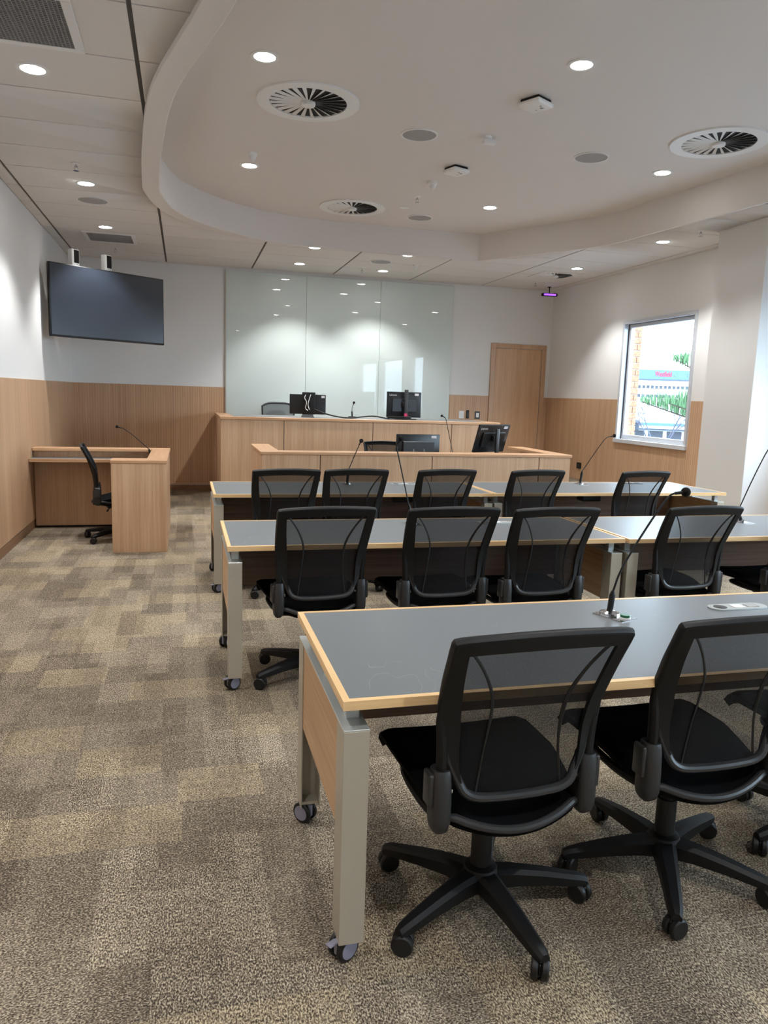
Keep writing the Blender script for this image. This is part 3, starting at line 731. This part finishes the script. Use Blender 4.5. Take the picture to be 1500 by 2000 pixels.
# ------------------------------------------------------------------ gooseneck microphones
def mic(base, pts, lab, plate_=True, foam=.017, button=False, rz=0., stem=.085, stand=False):
    t = thing('gooseneck_microphone', lab, 'microphone', base, 0, 'gooseneck microphones')
    b = Vector(base); Q = [Vector(p)-b for p in pts]
    if plate_:
        n = MB().box(-.042, .042, -.085, .04, -.0006, .003, .001); bmesh.ops.transform(n.bm, matrix=Matrix.Rotation(rz, 4, 'Z'), verts=n.bm.verts); n.build('base_plate', M['chrome'], t)
        MB().lathe((0, 0, 0), [(.034, .003), (.034, .010), (.022, .014), (.016, .016), (0, .016)], 28).build('collar', M['chrome'], t)
        if button:
            p = Matrix.Rotation(rz, 4, 'Z') @ Vector((.005, -.062, 0))
            MB().cyl((p.x, p.y, .003), .0165, .013, 'z', 24, bev=.002).build('button', M['green'], t)
            MB().ring((p.x, p.y, 0), .0166, .0185, .003, .008, 24).build('button_ring', M['white'], t)
    elif stand:
        MB().box(-.05, .05, -.05, .05, 0, .025, .008, 2).build('base', M['black'], t)
    d_ = (Q[0]-Vector((0, 0, 0))).normalized() if Q[0].length > 0 else Vector((0, 0, 1))
    p0 = Vector((0, 0, .012)); p1 = Q[0]
    MB().tube([p0, p0+(p1-p0)*.78, p1], [.0105, .0105, .0055], 12).build('stem', M['black'], t)
    MB().tube([p1*.98]+Q[1:], .0037, 8, smooth=6).build('gooseneck', M['black'], t)
    e = Q[-1]; dv = (Q[-1]-Q[-2]).normalized()
    MB().tube([e-dv*.03, e+dv*.005], [.0055, .006], 8).build('capsule', M['black'], t)
    MB().ball(tuple(e+dv*.012), foam, 16).build('foam_windshield', mat('foam_black', (38, 34, 33), .95, spec=.1), t)
mic((1.427, 2.25, TZ), [(1.434, 2.25, .815), (1.462, 2.25, .895), (1.535, 2.25, 1.02), (1.612, 2.25, 1.133), (1.645, 2.25, 1.157), (1.678, 2.25, 1.160)], 'gooseneck microphone on the nearest tabletop with a green button on its chrome plate', foam=.017, button=True, rz=.35)
mic((1.272, 4.14, TZ), [(1.252, 4.14, .843), (1.212, 4.14, 1.0), (1.173, 4.14, 1.154), (1.167, 4.135, 1.19), (1.178, 4.11, 1.217)], 'gooseneck microphone on the left second-row table standing tall before the clerk desk', foam=.016)
mic((3.467, 4.04, TZ), [(3.435, 4.04, .80), (3.52, 4.04, 1.0), (3.609, 4.04, 1.185), (3.64, 4.04, 1.20), (3.67, 4.04, 1.203)], 'gooseneck microphone on the right second-row table at the right edge of the view')
mic((1.296, 6.07, TZ), [(1.306, 6.07, .85), (1.349, 6.07, .955), (1.392, 6.07, 1.059), (1.402, 6.07, 1.078)], 'gooseneck microphone on the left front-row table, seen behind a mesh chair back', foam=.018)
mic((3.451, 6.08, TZ), [(3.463, 6.08, .847), (3.55, 6.08, .975), (3.652, 6.08, 1.118), (3.70, 6.08, 1.158), (3.75, 6.08, 1.168)], 'gooseneck microphone on the right front-row table leaning towards the window', foam=.016)
mic((-.345, 8.05, ZV-.06), [(-.362, 8.05, .85), (-.44, 8.05, .92), (-.53, 8.05, 1.0), (-.60, 8.05, 1.05), (-.655, 8.05, 1.068)], 'gooseneck microphone on the witness stand bending to the left', plate_=False, foam=.015)
mic((2.162, 9.9, ZJ+.004), [(2.155, 9.9, 1.25), (2.16, 9.9, 1.30), (2.175, 9.89, 1.35)], 'short gooseneck microphone between the two monitors on the judge bench', plate_=False, stand=True, foam=.017)
mic((2.89, 7.9, .73), [(2.88, 7.9, .86), (2.83, 7.9, 1.05), (2.79, 7.9, 1.20), (2.77, 7.89, 1.245), (2.735, 7.88, 1.262)], 'gooseneck microphone rising from the clerk desk between its two monitors', plate_=False, stand=True, foam=.014)

# ------------------------------------------------------------------ mesh task chair
HW = [(.455, .118), (.47, .140), (.49, .158), (.55, .186), (.62, .205), (.70, .221), (.80, .228), (.905, .232)]
YC = [(.455, -.228), (.55, -.232), (.62, -.240), (.70, -.262), (.80, -.298), (.915, -.343)]
WR = [(.455, .004), (.55, .020), (.62, .034), (.70, .044), (.80, .034), (.905, .018)]
def sm_interp(tab, x):
    e = .018; return (interp(tab, x-e)+2*interp(tab, x)+interp(tab, x+e))/4
def back_pt(u, z, off=0.):   # u in -1..1
    hw = sm_interp(HW, z); y = sm_interp(YC, z)+sm_interp(WR, z)*u*u
    zz = z + (.012*(1-u*u) if z > .6 else 0)*max(0, (z-.6)/.305)
    return Vector((hw*u, y+off, zz))
def make_chair():
    t = thing('mesh_chair', 'x', 'chair')
    # back mesh
    MB().grid(lambda a, b: back_pt(-1+2*a, .458+.447*b), 20, 22).build('back_mesh', M['mesh'], t)
    # frame of the back: wide side bands, top band, lower tube
    fr_ = MB()
    def bandw(z): return interp([(.50, .03), (.58, .13), (.64, .19), (.70, .20), (.80, .17), (.905, .14)], z)
    for s in (-1, 1):
        fr_.grid(lambda a, b: back_pt(s*(1-bandw((.505+.40*b))*a), (.505+.40*b), -.004), 3, 16, .009)
    fr_.grid(lambda a, b: back_pt(-1+2*a, .872+.033*b, -.004), 18, 2, .009)
    loop = [(-.96, .905), (-.6, .905), (-.2, .905), (.2, .905), (.6, .905), (.96, .905)]
    P = [back_pt(u, z) for u, z in loop] + [back_pt(1, z) for z in (.895, .85, .80, .75, .70, .65, .60)]
    Rr = [(.012, .010)]*6 + [(.012, .010)]*7
    P2 = [back_pt(-1, z) for z in (.60, .65, .70, .75, .80, .85, .895)]
    fr_.tube(P2+P, [(.013, .011)]*20, 10, smooth=3, flat=(0, 1, 0))
    fr_.build('back_frame', M['black'], t)
    low = [back_pt(-1, z) for z in (.64, .60, .55, .505)] + [Vector((-.150, -.226, .478)), Vector((-.118, -.230, .462)), Vector((-.06, -.232, .457)), Vector((0, -.233, .456)), Vector((.06, -.232, .457)), Vector((.118, -.230, .462)), Vector((.150, -.226, .478))] + [back_pt(1, z) for z in (.505, .55, .60, .64)]
    MB().tube(low, [(.007, .008), (.010, .010), (.012, .011), (.013, .012)]+[(.0135, .0125)]*7+[(.013, .012), (.012, .011), (.010, .010), (.007, .008)], 10, smooth=4).build('lower_rail', M['dgrey2'], t)
    # seams of the mesh
    sm_ = MB()
    for s in (-1, 1):
        pts = []
        for z, x in ((.885, .198), (.85, .168), (.80, .135), (.74, .108), (.68, .100), (.60, .104), (.53, .112), (.47, .120)):
            u = s*x/sm_interp(HW, z); pts.append(back_pt(u, z, -.001))
        sm_.tube(pts, [(.0045, .003)]*3+[(.0055, .003)]*2+[(.0035, .002)]*3, 8, smooth=4)
    sm_.build('seam', M['blackm'], t)
    # uprights, pods
    for s in (-1, 1):
        MB().tube([(s*.208, -.205, .49), (s*.208, -.208, .56), (s*.212, -.210, .62), (s*.218, -.214, .67), (s*.223, -.228, .73)], [(.015, .017), (.015, .017), (.014, .016), (.012, .014), (.006, .006)], 10, smooth=4, flat=(1, 0, 0)).build('upright', M['black'], t)
        rings = []
        for z, wx_, wy, yo in ((.362, .004, .008, .01), (.366, .014, .022, .006), (.378, .022, .033, .002), (.40, .026, .038, 0), (.45, .027, .038, 0), (.50, .0265, .034, 0), (.53, .0255, .029, .0), (.538, .023, .026, 0)):
            rings.append([Vector((s*.208+wx_*math.copysign(abs(math.cos(a))**.75, math.cos(a)), -.202+yo+wy*math.copysign(abs(math.sin(a))**.75, math.sin(a)), z)) for a in [2*PI*k/20 for k in range(20)]])
        pd = MB().loft(rings); pd.sm = True
        po = pd.build('recline_pod', M['dgrey'], t)
        kb = MB().box(s*.236-.008, s*.236+.008, -.222, -.172, .44, .53, .007, 3); kb.build('pod_cover', M['dgrey2'], po)
        MB().cyl((s*.182-.006, -.202, .475), .010, .012, 'x', 14).build('pivot_bolt', M['chrome'], po)
    # seat
    def seat_pt(a, b):
        u = -1+2*a; v = b          # v 0 rear .. 1 front
        y = -.245+.045*u*u + v*(.515-.045*u*u)
        hw = interp([(0, .195), (.2, .220), (.5, .240), (.85, .243), (1, .230)], v)
        zr = .376+.046*u*u
        zf = .452+.006*u*u
        k = min(1, v/.55); k = k*k*(3-2*k)
        z = zr+(zf-zr)*k
        if v > .86: z -= .045*((v-.86)/.14)**2
        if abs(u) > .85: z -= .012*((abs(u)-.85)/.15)**2
        return Vector((u*hw, y, z))
    MB().grid(seat_pt, 22, 20, .030).build('seat', M['fabric'], t)
    rail = [seat_pt(i/14, 0)+Vector((0, -.004, -.006)) for i in range(15)]
    MB().tube(rail, [(.008, .008)]+[(.011, .011)]*13+[(.008, .008)], 10).build('seat_rail', M['dgrey2'], t)
    su = MB()
    for s in (-1, 1):
        su.tube([(s*.208, -.20, .40), (s*.212, -.06, .385), (s*.20, .10, .385), (s*.12, .14, .375), (s*.04, .06, .36)], [.014, .013, .012, .012, .014], 8, smooth=4)
        su.tube([(s*.215, -.19, .385), (s*.10, -.10, .352), (s*.03, -.02, .345)], [.014, .016, .018], 8, smooth=3)
    su.box(-.06, .06, -.12, .09, .315, .372, .014, 2)
    su.build('seat_support', M['black'], t)
    MB().cyl((0, -.03, .12), .030, .13, 'z', 18).cyl((0, -.03, .24), .021, .115, 'z', 16).build('gas_column', M['blackm'], t)
    MB().tube([(.04, -.04, .33), (.07, -.10, .315), (.075, -.12, .285)], [.005, .006, .009], 8).build('tilt_lever', M['bezel'], t)
    # five-star base
    bs = thing('base', None, None); bs.parent = t
    del_ = MB().lathe((0, 0, 0), [(.028, .135), (.046, .128), (.056, .105), (.054, .075), (.035, .068), (0, .068)], 24)
    bo = del_.build('base_hub', M['black'], t, loc=(.0, -.03, 0)); bpy.data.objects.remove(bs)
    for k in range(5):
        a = 2*PI*k/5; R_ = Matrix.Rotation(a, 4, 'Z')
        lg = MB()
        sec = []
        for r, hw, z0, z1 in ((.03, .034, .070, .122), (.10, .029, .072, .119), (.19, .025, .068, .107), (.272, .021, .060, .092), (.306, .018, .057, .085), (.322, .014, .058, .078)):
            c_ = .30*hw
            sec.append([R_ @ Vector(p) for p in ((r, -hw, z0), (r, hw, z0), (r, hw, z1-.010), (r, hw-c_-.004, z1), (r, -hw+c_+.004, z1), (r, -hw, z1-.010))])
        lg.loft(sec); lo = lg.build('base_leg', M['black'], bo, angle=25)
        ca = a+random.uniform(-1.2, 1.2)
        cm = Matrix.Translation(R_ @ Vector((.304, 0, 0))) @ Matrix.Rotation(ca, 4, 'Z')
        c_ = MB()
        for sg in (-1, 1): c_.cyl((0, sg*.0135-.0095, .030), .030, .019, 'y', 20, bev=.004)
        c_.box(-.012, .020, -.004, .004, .018, .052, .003); c_.cyl((0, 0, .045), .007, .02, 'z', 10)
        bmesh.ops.transform(c_.bm, matrix=cm, verts=c_.bm.verts)
        c_.build('caster', M['blackm'], t if False else bo)
    return t
ch0 = make_chair()
def base_of(o): return [c for c in children(o) if c.name.split('.')[0] == 'base_hub'][0]
CH = [  # mid of back top (x, y), yaw deg, base start angle deg (in room), label
 (.828, 1.543, 2.0, -9, 'nearest black mesh chair, at the left end of the closest table'),
 (1.452, 1.570, 1.0, 26, 'second black mesh chair at the closest table, cut by the right edge of the view'),
 (2.13, 1.60, 0., 40, 'third black mesh chair at the closest table, only feet showing at the right edge'),
 (.667, 3.522, 5.0, -9, 'black mesh chair at the left end of the second row, a foot by the leg'),
 (1.307, 3.486, 2.0, 20, 'second black mesh chair from the left in the second row'),
 (1.857, 3.447, 3.0, 5, 'third black mesh chair in the second row, near the table seam'),
 (2.750, 3.450, 3.5, 30, 'fourth black mesh chair in the second row, behind the tall near microphone'),
 (3.545, 3.47, 0., 12, 'black mesh chair at the right edge of the second row, mostly cut off'),
 (.705, 5.344, 4.0, 14, 'leftmost black mesh chair of the front row by the clerk desk'),
 (1.226, 5.368, 4.0, 33, 'second black mesh chair from the left in the front row, microphone behind it'),
 (1.940, 5.382, 7.0, 51, 'middle black mesh chair of the front row, left of the table seam'),
 (2.696, 5.377, 7.0, 8, 'fourth black mesh chair in the front row, just right of the table seam'),
 (3.640, 5.338, 8.0, 60, 'rightmost black mesh chair of the front row, near the window'),
]
for i, (x, y, yaw, ba, lab) in enumerate(CH):
    o = ch0 if i == 0 else copy_tree(ch0)
    if i >= 3:          # gas lift set a little higher on these
        x *= .9723; y *= .9723
        for c in children(o):
            if c.name.split('.')[0] not in ('base_hub', 'gas_column'): c.location.z += .015
    a = math.radians(yaw); o.rotation_euler.z = a
    off = Vector((0, -.338)); ox = off.x*math.cos(a)-off.y*math.sin(a); oy = off.x*math.sin(a)+off.y*math.cos(a)
    o.location = (x-ox, y-oy, 0); tag(o, lab, 'chair', 'black mesh task chairs')
    base_of(o).rotation_euler.z = math.radians(ba)-a
o = copy_tree(ch0); o.location = (-.62, 7.62, 0); o.rotation_euler.z = -PI/2+.1; tag(o, 'black mesh chair seen side-on inside the witness stand by the left wall', 'chair', 'black mesh task chairs')
base_of(o).rotation_euler.z = math.radians(-45)
o = copy_tree(ch0); o.location = (2.30, 8.45, 0.045); o.rotation_euler.z = PI; tag(o, 'dark mesh chair behind the clerk desk, only its top showing beside a monitor', 'chair', 'black mesh task chairs')
o.location.z = 0

# executive mesh chair behind the judge bench
t = thing('judge_chair', 'grey mesh high chair behind the judge bench, left of the first monitor', 'chair', (1.33, 10.95, DAIS), PI)
def jb_pt(a, b):
    u = -1+2*a; z = .52+.49*b; hw = .235*(1-.35*(1-b)**2)
    return Vector((hw*u, -.26-.06*b+.05*u*u, z-.05*abs(u)**4*b))
MB().grid(jb_pt, 18, 14).build('back_mesh', M['gmesh'], t)
lp = [jb_pt(0, b/8) for b in range(9)] + [jb_pt(a/12, 1) for a in range(1, 12)] + [jb_pt(1, 1-b/8) for b in range(9)] + [jb_pt(1-a/8, 0) for a in range(1, 8)]
MB().tube(lp, .014, 10, closed=True).build('back_frame', M['dgrey'], t)
MB().grid(lambda a, b: Vector(((-1+2*a)*.26, -.2+.46*b, .47+.02*math.sin(PI*b)-.05*max(0, b-.85)/.15)), 10, 10, .05).build('seat', M['dgrey'], t)
MB().tube([(0, -.27, .62), (0, -.22, .46), (0, -.05, .42), (0, 0, .40)], .025, 10, smooth=4).cyl((0, 0, .10), .028, .34).build('gas_column', M['black'], t)
for k in range(5):
    a = 2*PI*k/5+.3
    MB().tube([(0, 0, .10), (.15*math.cos(a), .15*math.sin(a), .09), (.30*math.cos(a), .30*math.sin(a), .07)], [.028, .02, .014], 8).build('base_leg', M['black'], t)
    MB().cyl((.30*math.cos(a), .30*math.sin(a)-.02, .03), .03, .04, 'y', 16).build('caster', M['blackm'], t)

# ------------------------------------------------------------------ monitors
def monitor(loc, rz, w, h, zb, label, logo=False, post=True, tag_=True, tilt=0., stand_w=.05, zpost=None):
    """local: screen faces +y, its back faces -y (towards the camera). loc = foot on the surface."""
    t = thing('monitor', label, 'monitor', loc, rz, 'black monitors seen from behind')
    hd = MB().box(-w/2, w/2, .02, .045, zb, zb+h, .004, 2); hd.box(-w*.36, w*.36, -.005, .022, zb+h*.22, zb+h*.74, .004, 1)
    bo = hd.build('housing', M['bezel'], t)
    MB().box(-w/2+.008, w/2-.008, .0445, .0465, zb+.015, zb+h-.008).build('screen', M['screen'], t)
    if logo: textobj('Lenovo', .036, M['label'], t, (-w/2+.03, .0192, zb+h-.055), (PI/2, 0, 0))
    if tag_: MB().box(w*.30, w*.42, .0175, .021, zb+h*.86, zb+h*.95).build('rating_label', M['label'], t)
    if tilt:
        R_ = Matrix.Translation((0, .03, zb+h*.5)) @ Matrix.Rotation(tilt, 4, 'X') @ Matrix.Translation((0, -.03, -zb-h*.5))
        for c in children(t): c.data.transform(Matrix.Translation(-Vector(c.location)) @ R_ @ Matrix.Translation(c.location)) if not logo or c.name.split('.')[0] != 'lettering' else c.data.transform((Matrix.Translation(c.location) @ Matrix.Rotation(PI/2, 4, 'X')).inverted() @ R_ @ (Matrix.Translation(c.location) @ Matrix.Rotation(PI/2, 4, 'X')))
    if post:
        zp = zpost or zb+h+.02
        MB().box(-stand_w/2, stand_w/2, -.075, -.045, .006, zp, .006, 2).build('stand_post', M['dgrey'], t)
        MB().box(-.045, .045, -.05, .004, zb+h*.42, zb+h*.60, .006, 2).build('tilt_mount', M['black'], t)
        MB().box(-.13, .13, -.14, .10, 0, .010, .004, 2).build('foot', M['black'], t)
    return t
# left judge monitor: broad wedge stand with cables
mj = thing('monitor', 'black monitor on a wedge stand with white cables behind, left on the judge bench', 'monitor', (1.545, 9.80, ZJ+.004), -.12, 'black monitors seen from behind')
MB().box(-.235, .235, .02, .05, .045, .30, .004, 2, Matrix.Rotation(-.10, 4, 'X')).build('housing', M['bezel'], mj)
MB().box(-.225, .225, .0495, .052, .06, .292, 0, 1, Matrix.Rotation(-.10, 4, 'X')).build('screen', M['screen'], mj)
MB().loft([[Vector(p) for p in q] for q in (((-.085, -.07, 0), (.085, -.07, 0), (.085, .09, 0), (-.085, .09, 0)), ((-.055, -.03, .06), (.055, -.03, .06), (.055, .03, .06), (-.055, .03, .06)))]).build('foot', M['black'], mj)
MB().box(-.075, .095, -.045, .035, .04, .325, .008, 2).build('stand_post', M['black'], mj)
MB().tube([(-.03, -.047, .29), (-.045, -.055, .25), (-.02, -.055, .20), (-.03, -.05, .12), (.0, -.05, .09)], .005, 6, smooth=4).tube([(.035, -.047, .295), (.02, -.055, .25), (.0, -.055, .17), (.02, -.05, .10)], .005, 6, smooth=4).build('lead', M['white'], mj)
MB().box(.175, .218, .012, .0175, .255, .285).build('rating_label', M['label'], mj)
monitor((2.90, 9.95, ZJ+.004), .06, .495, .345, .025, 'black monitor with a thin post and pale lettering, right on the judge bench', True, zpost=.40)
# clerk monitors stand on the inner worktop, behind the ledge
m2 = monitor((2.46, 7.83, .73), .05, .50, .30, .03, 'wide black monitor with a white label on the clerk desk, right of the chair', False, post=False)
MB().box(-.18, .18, .0, .02, .05, .18, .004, 2).build('connector_cover', M['black'], m2)
MB().box(-.10, .10, -.06, .10, 0, .012, .004, 2).box(-.03, .03, -.012, .02, .01, .10, .004).build('foot', M['black'], m2)
MB().tube([(-.06, -.006, .17), (-.055, -.012, .125), (-.02, -.012, .115), (.02, -.012, .118), (.055, -.012, .125), (.06, -.006, .17)], .003, 6, smooth=3).build('cable_clip', M['metal_l'], m2)
monitor((3.40, 8.0, .73), .42, .50, .33, .125, 'black monitor turned aside on a grey post at the right end of the clerk desk', True, zpost=.40, stand_w=.045, tilt=.30)

# cables on the judge bench
cz = ZJ+.012
tag(MB().tube([(1.62, 9.74, cz+.10), (1.76, 9.72, cz+.05), (1.93, 9.72, cz+.012), (2.1, 9.73, cz), (2.28, 9.74, cz+.02), (2.42, 9.74, cz+.03), (2.56, 9.73, cz+.01), (2.62, 9.72, cz)], .009, 8, smooth=6).build('cable', M['black']), 'thick black cable looping along the judge bench from the left monitor', 'cable')
co = MB()
for k in range(5):
    co.tube([(2.62+.27*(1-math.cos(2*PI*j/16))*.5*(1+.06*k)+random.uniform(-.008, .008), 9.78+.05*math.sin(2*PI*j/16), cz+.006*k+.010*math.sin(2*PI*j/16+k)) for j in range(16)], .006, 6, closed=True)
tag(co.build('cable_coil', M['black']), 'coiled black cables lying before the right monitor on the judge bench', 'cable')
t = tag(MB().box(2.865, 2.905, 9.83, 9.835, ZJ+.016, ZJ+.085, .001).box(2.875, 2.92, 9.82, 9.824, ZJ+.016, ZJ+.055, .001).build('pink_tag', M['pink']), 'small pink tag by the post of the right monitor on the judge bench', 'tag')

# ------------------------------------------------------------------ outside the window
GZ = -5.0
structure(MB().box(XR+.25, 700, -200, 700, GZ-.3, GZ).build('ground', M['paving']))
# brick return beside the window: separate bricks on a mortar core
bp = structure(MB().box(5.848, 5.985, 9.192, 9.5, .2, 3.4).build('wall_brick_return', M['mortar']))
z = .25; row = 0
while z < 3.3:
    spans = [(5.849, 5.990)] if row % 2 == 0 else [(5.849, 5.922), (5.931, 5.990)]
    for a, b in spans:
        MB().box(a, b, 9.184-random.uniform(0, .003), 9.25, z, z+.072, .002).build('brick', M['brick'], bp)
    z += .084; row += 1
# distant office block
def dirp(slope_x, slope_y, dist): return Vector((slope_x*dist, slope_y*dist))
bd = thing('office_building', 'distant white office block with blue glass top storey and red sign, seen through the window', 'building', (165, 238, GZ), math.radians(-20))
def B(mb, x0, x1, z0, z1, y0=0, y1=30): mb.box(x0, x1, y0, y1, z0-GZ, z1-GZ); return mb
zh = 1.46; D_ = 290.0
def hz(s): return zh+s*D_
bw = MB()
for s0, s1 in ((.0233, .0290), (.0123, .0193), (-.03, .0085)): B(bw, -14, 90, hz(s0), hz(s1), -.8, 30)
bw.build('spandrel', M['bwhite'], bd)
B(MB(), -13, 89, hz(-.03), hz(.0292), 0, 29).build('glazed_core', M['bdark'], bd)
B(MB(), -9, 89, hz(.0290), hz(.0425), .4, 29).build('top_storey', M['bblue'], bd)
B(MB(), -9.3, 89, hz(.0290), hz(.0312), .1, 29).build('parapet_band', M['bdark'], bd)
for k in range(24):
    for s0, s1 in ((.0193, .0233), (.0085, .0123)):
        B(MB(), -12+k*1.5, -11.6+k*1.5, hz(s0), hz(s1), -.3, .2).build('mullion', M['bwhite'], bd)
textobj('Westfield', 2.7, M['red'], bd, (-2.8, .3, hz(.0345)-GZ), (PI/2, 0, 0), name='sign_lettering', ext=.08).scale.x = .55
# low shop in front of it
sh = thing('shop_building', 'low pale shop building with a flat awning below the office block', 'building', (78, 113, GZ), math.radians(-30))
MB().box(-8, 14, 0, 8, 0, 2.9).build('wall', M['bwhite'], sh)
MB().box(-8.3, 14.3, -2.0, 0, 2.2, 2.45).build('awning', M['post'], sh)
MB().box(-8.3, 14.3, -.1, 8, 2.9, 3.4).build('parapet', M['bblue'], sh)
for k in range(7): MB().box(-7.4+k*3, -5+k*3, -.06, .02, .4, 2.0).build('shop_window', M['bdark'], sh)
# norfolk-pine-like conifer: trunk out of sight to the right, three branches reaching in
tree = thing('conifer_tree', 'conifer whose drooping branches with upright green needles cross the window view', 'tree', (12.4, 14.6, GZ))
T0 = Vector((12.4, 14.6, GZ))
MB().tube([(0, 0, 0), (0, 0, 4), (.05, 0, 9), (0, 0, 13)], [.3, .24, .16, .05], 12).build('trunk', M['bark'], tree)
def branch(tip, root, n, hgt, seed):
    rnd = random.Random(seed); a, b = Vector(tip)-T0, Vector(root)-T0
    st = MB().tube([a, (a*.5+b*.5)+Vector((0, 0, -.02)), b], [.008, .016, .03], 6, smooth=4)
    so = st.build('branch', M['bark'], tree)
    nb = MB()
    for k in range(n):
        q = k/n; p = a.lerp(b, q); hh = hgt*(.35+.65*min(1, q*5))*rnd.uniform(.7, 1.15)
        p = p+Vector((rnd.uniform(-.05, .05), rnd.uniform(-.15, .15), 0))
        e = p+Vector((rnd.uniform(-.05, .03), rnd.uniform(-.06, .06), hh))
        nb.tube([p, p.lerp(e, .5)+Vector((rnd.uniform(-.01, .01), 0, 0)), e], [.010, .012, .003], 4)
    o = nb.build('needles', M['needle'], so); o['kind'] = 'stuff'
def wpt(dx, dy, dz, d): return (dx*d, dy*d, 1.46+dz*d)
branch(wpt(.5512, .8343, .0030, 15.5), wpt(.640, .770, -.030, 16.2), 260, .30, 1)
branch(wpt(.577, .817, .0020, 15.0), wpt(.640, .770, -.020, 15.6), 200, .34, 2)
branch(wpt(.5795, .815, .0560, 15.0), wpt(.645, .765, .012, 15.6), 180, .30, 3)
# bare shrub tree, lamp post, flowers
bt = thing('bare_tree', 'bare grey twiggy tree below the conifer branches outside the window', 'tree', (15.2, 21.9, GZ))
rnd = random.Random(4); br = MB()
def grow(p, d, l, r, lev):
    e = p+d*l; br.tube([p, p.lerp(e, .5)+Vector((rnd.uniform(-.05, .05)*l, rnd.uniform(-.05, .05)*l, 0)), e], [r, r*.85, r*.6], 5)
    if lev == 0: return
    for _ in range(4 if lev > 1 else 5):
        nd_ = (d+Vector((rnd.uniform(-.9, .9), rnd.uniform(-.9, .9), rnd.uniform(-.35, .5)))).normalized()
        grow(p.lerp(e, rnd.uniform(.5, 1)), nd_, l*rnd.uniform(.5, .72), r*.55, lev-1)
br.tube([(0, 0, 0), (0, 0, 4.9)], [.1, .07], 8)
for k in range(4): grow(Vector((0, 0, 4.7)), Vector((math.cos(k*1.6)*.6, math.sin(k*1.6)*.6, .9)).normalized(), 1.5, .026, 4)
br.build('branches', M['twig'], bt)
lp_ = thing('street_lamp', 'slim grey street lamp standing at the left of the window view', 'street lamp', (21.9, 33.6, GZ))
MB().cyl((0, 0, 0), .09, .5, n=12).cyl((0, 0, .5), .055, 4.6, n=10).build('post', M['post'], lp_)
MB().lathe((0, 0, 5.1), [(.06, 0), (.20, .08), (.24, .40), (.30, .44), (.08, .58), (0, .6)], 16).build('lantern', M['post'], lp_)
fb = MB(); rnd = random.Random(9)
for k in range(40): fb.ball((rnd.uniform(-.9, .9), rnd.uniform(-.3, .3), .2+rnd.uniform(0, 1.0)), rnd.uniform(.12, .25), 8)
fo = tag(fb.build('flower_bush', M['flower'], loc=(41.5, 60.2, GZ+1.2)), 'clump of reddish purple flowers at the foot of the window view', 'bush')
fo.location.z = GZ
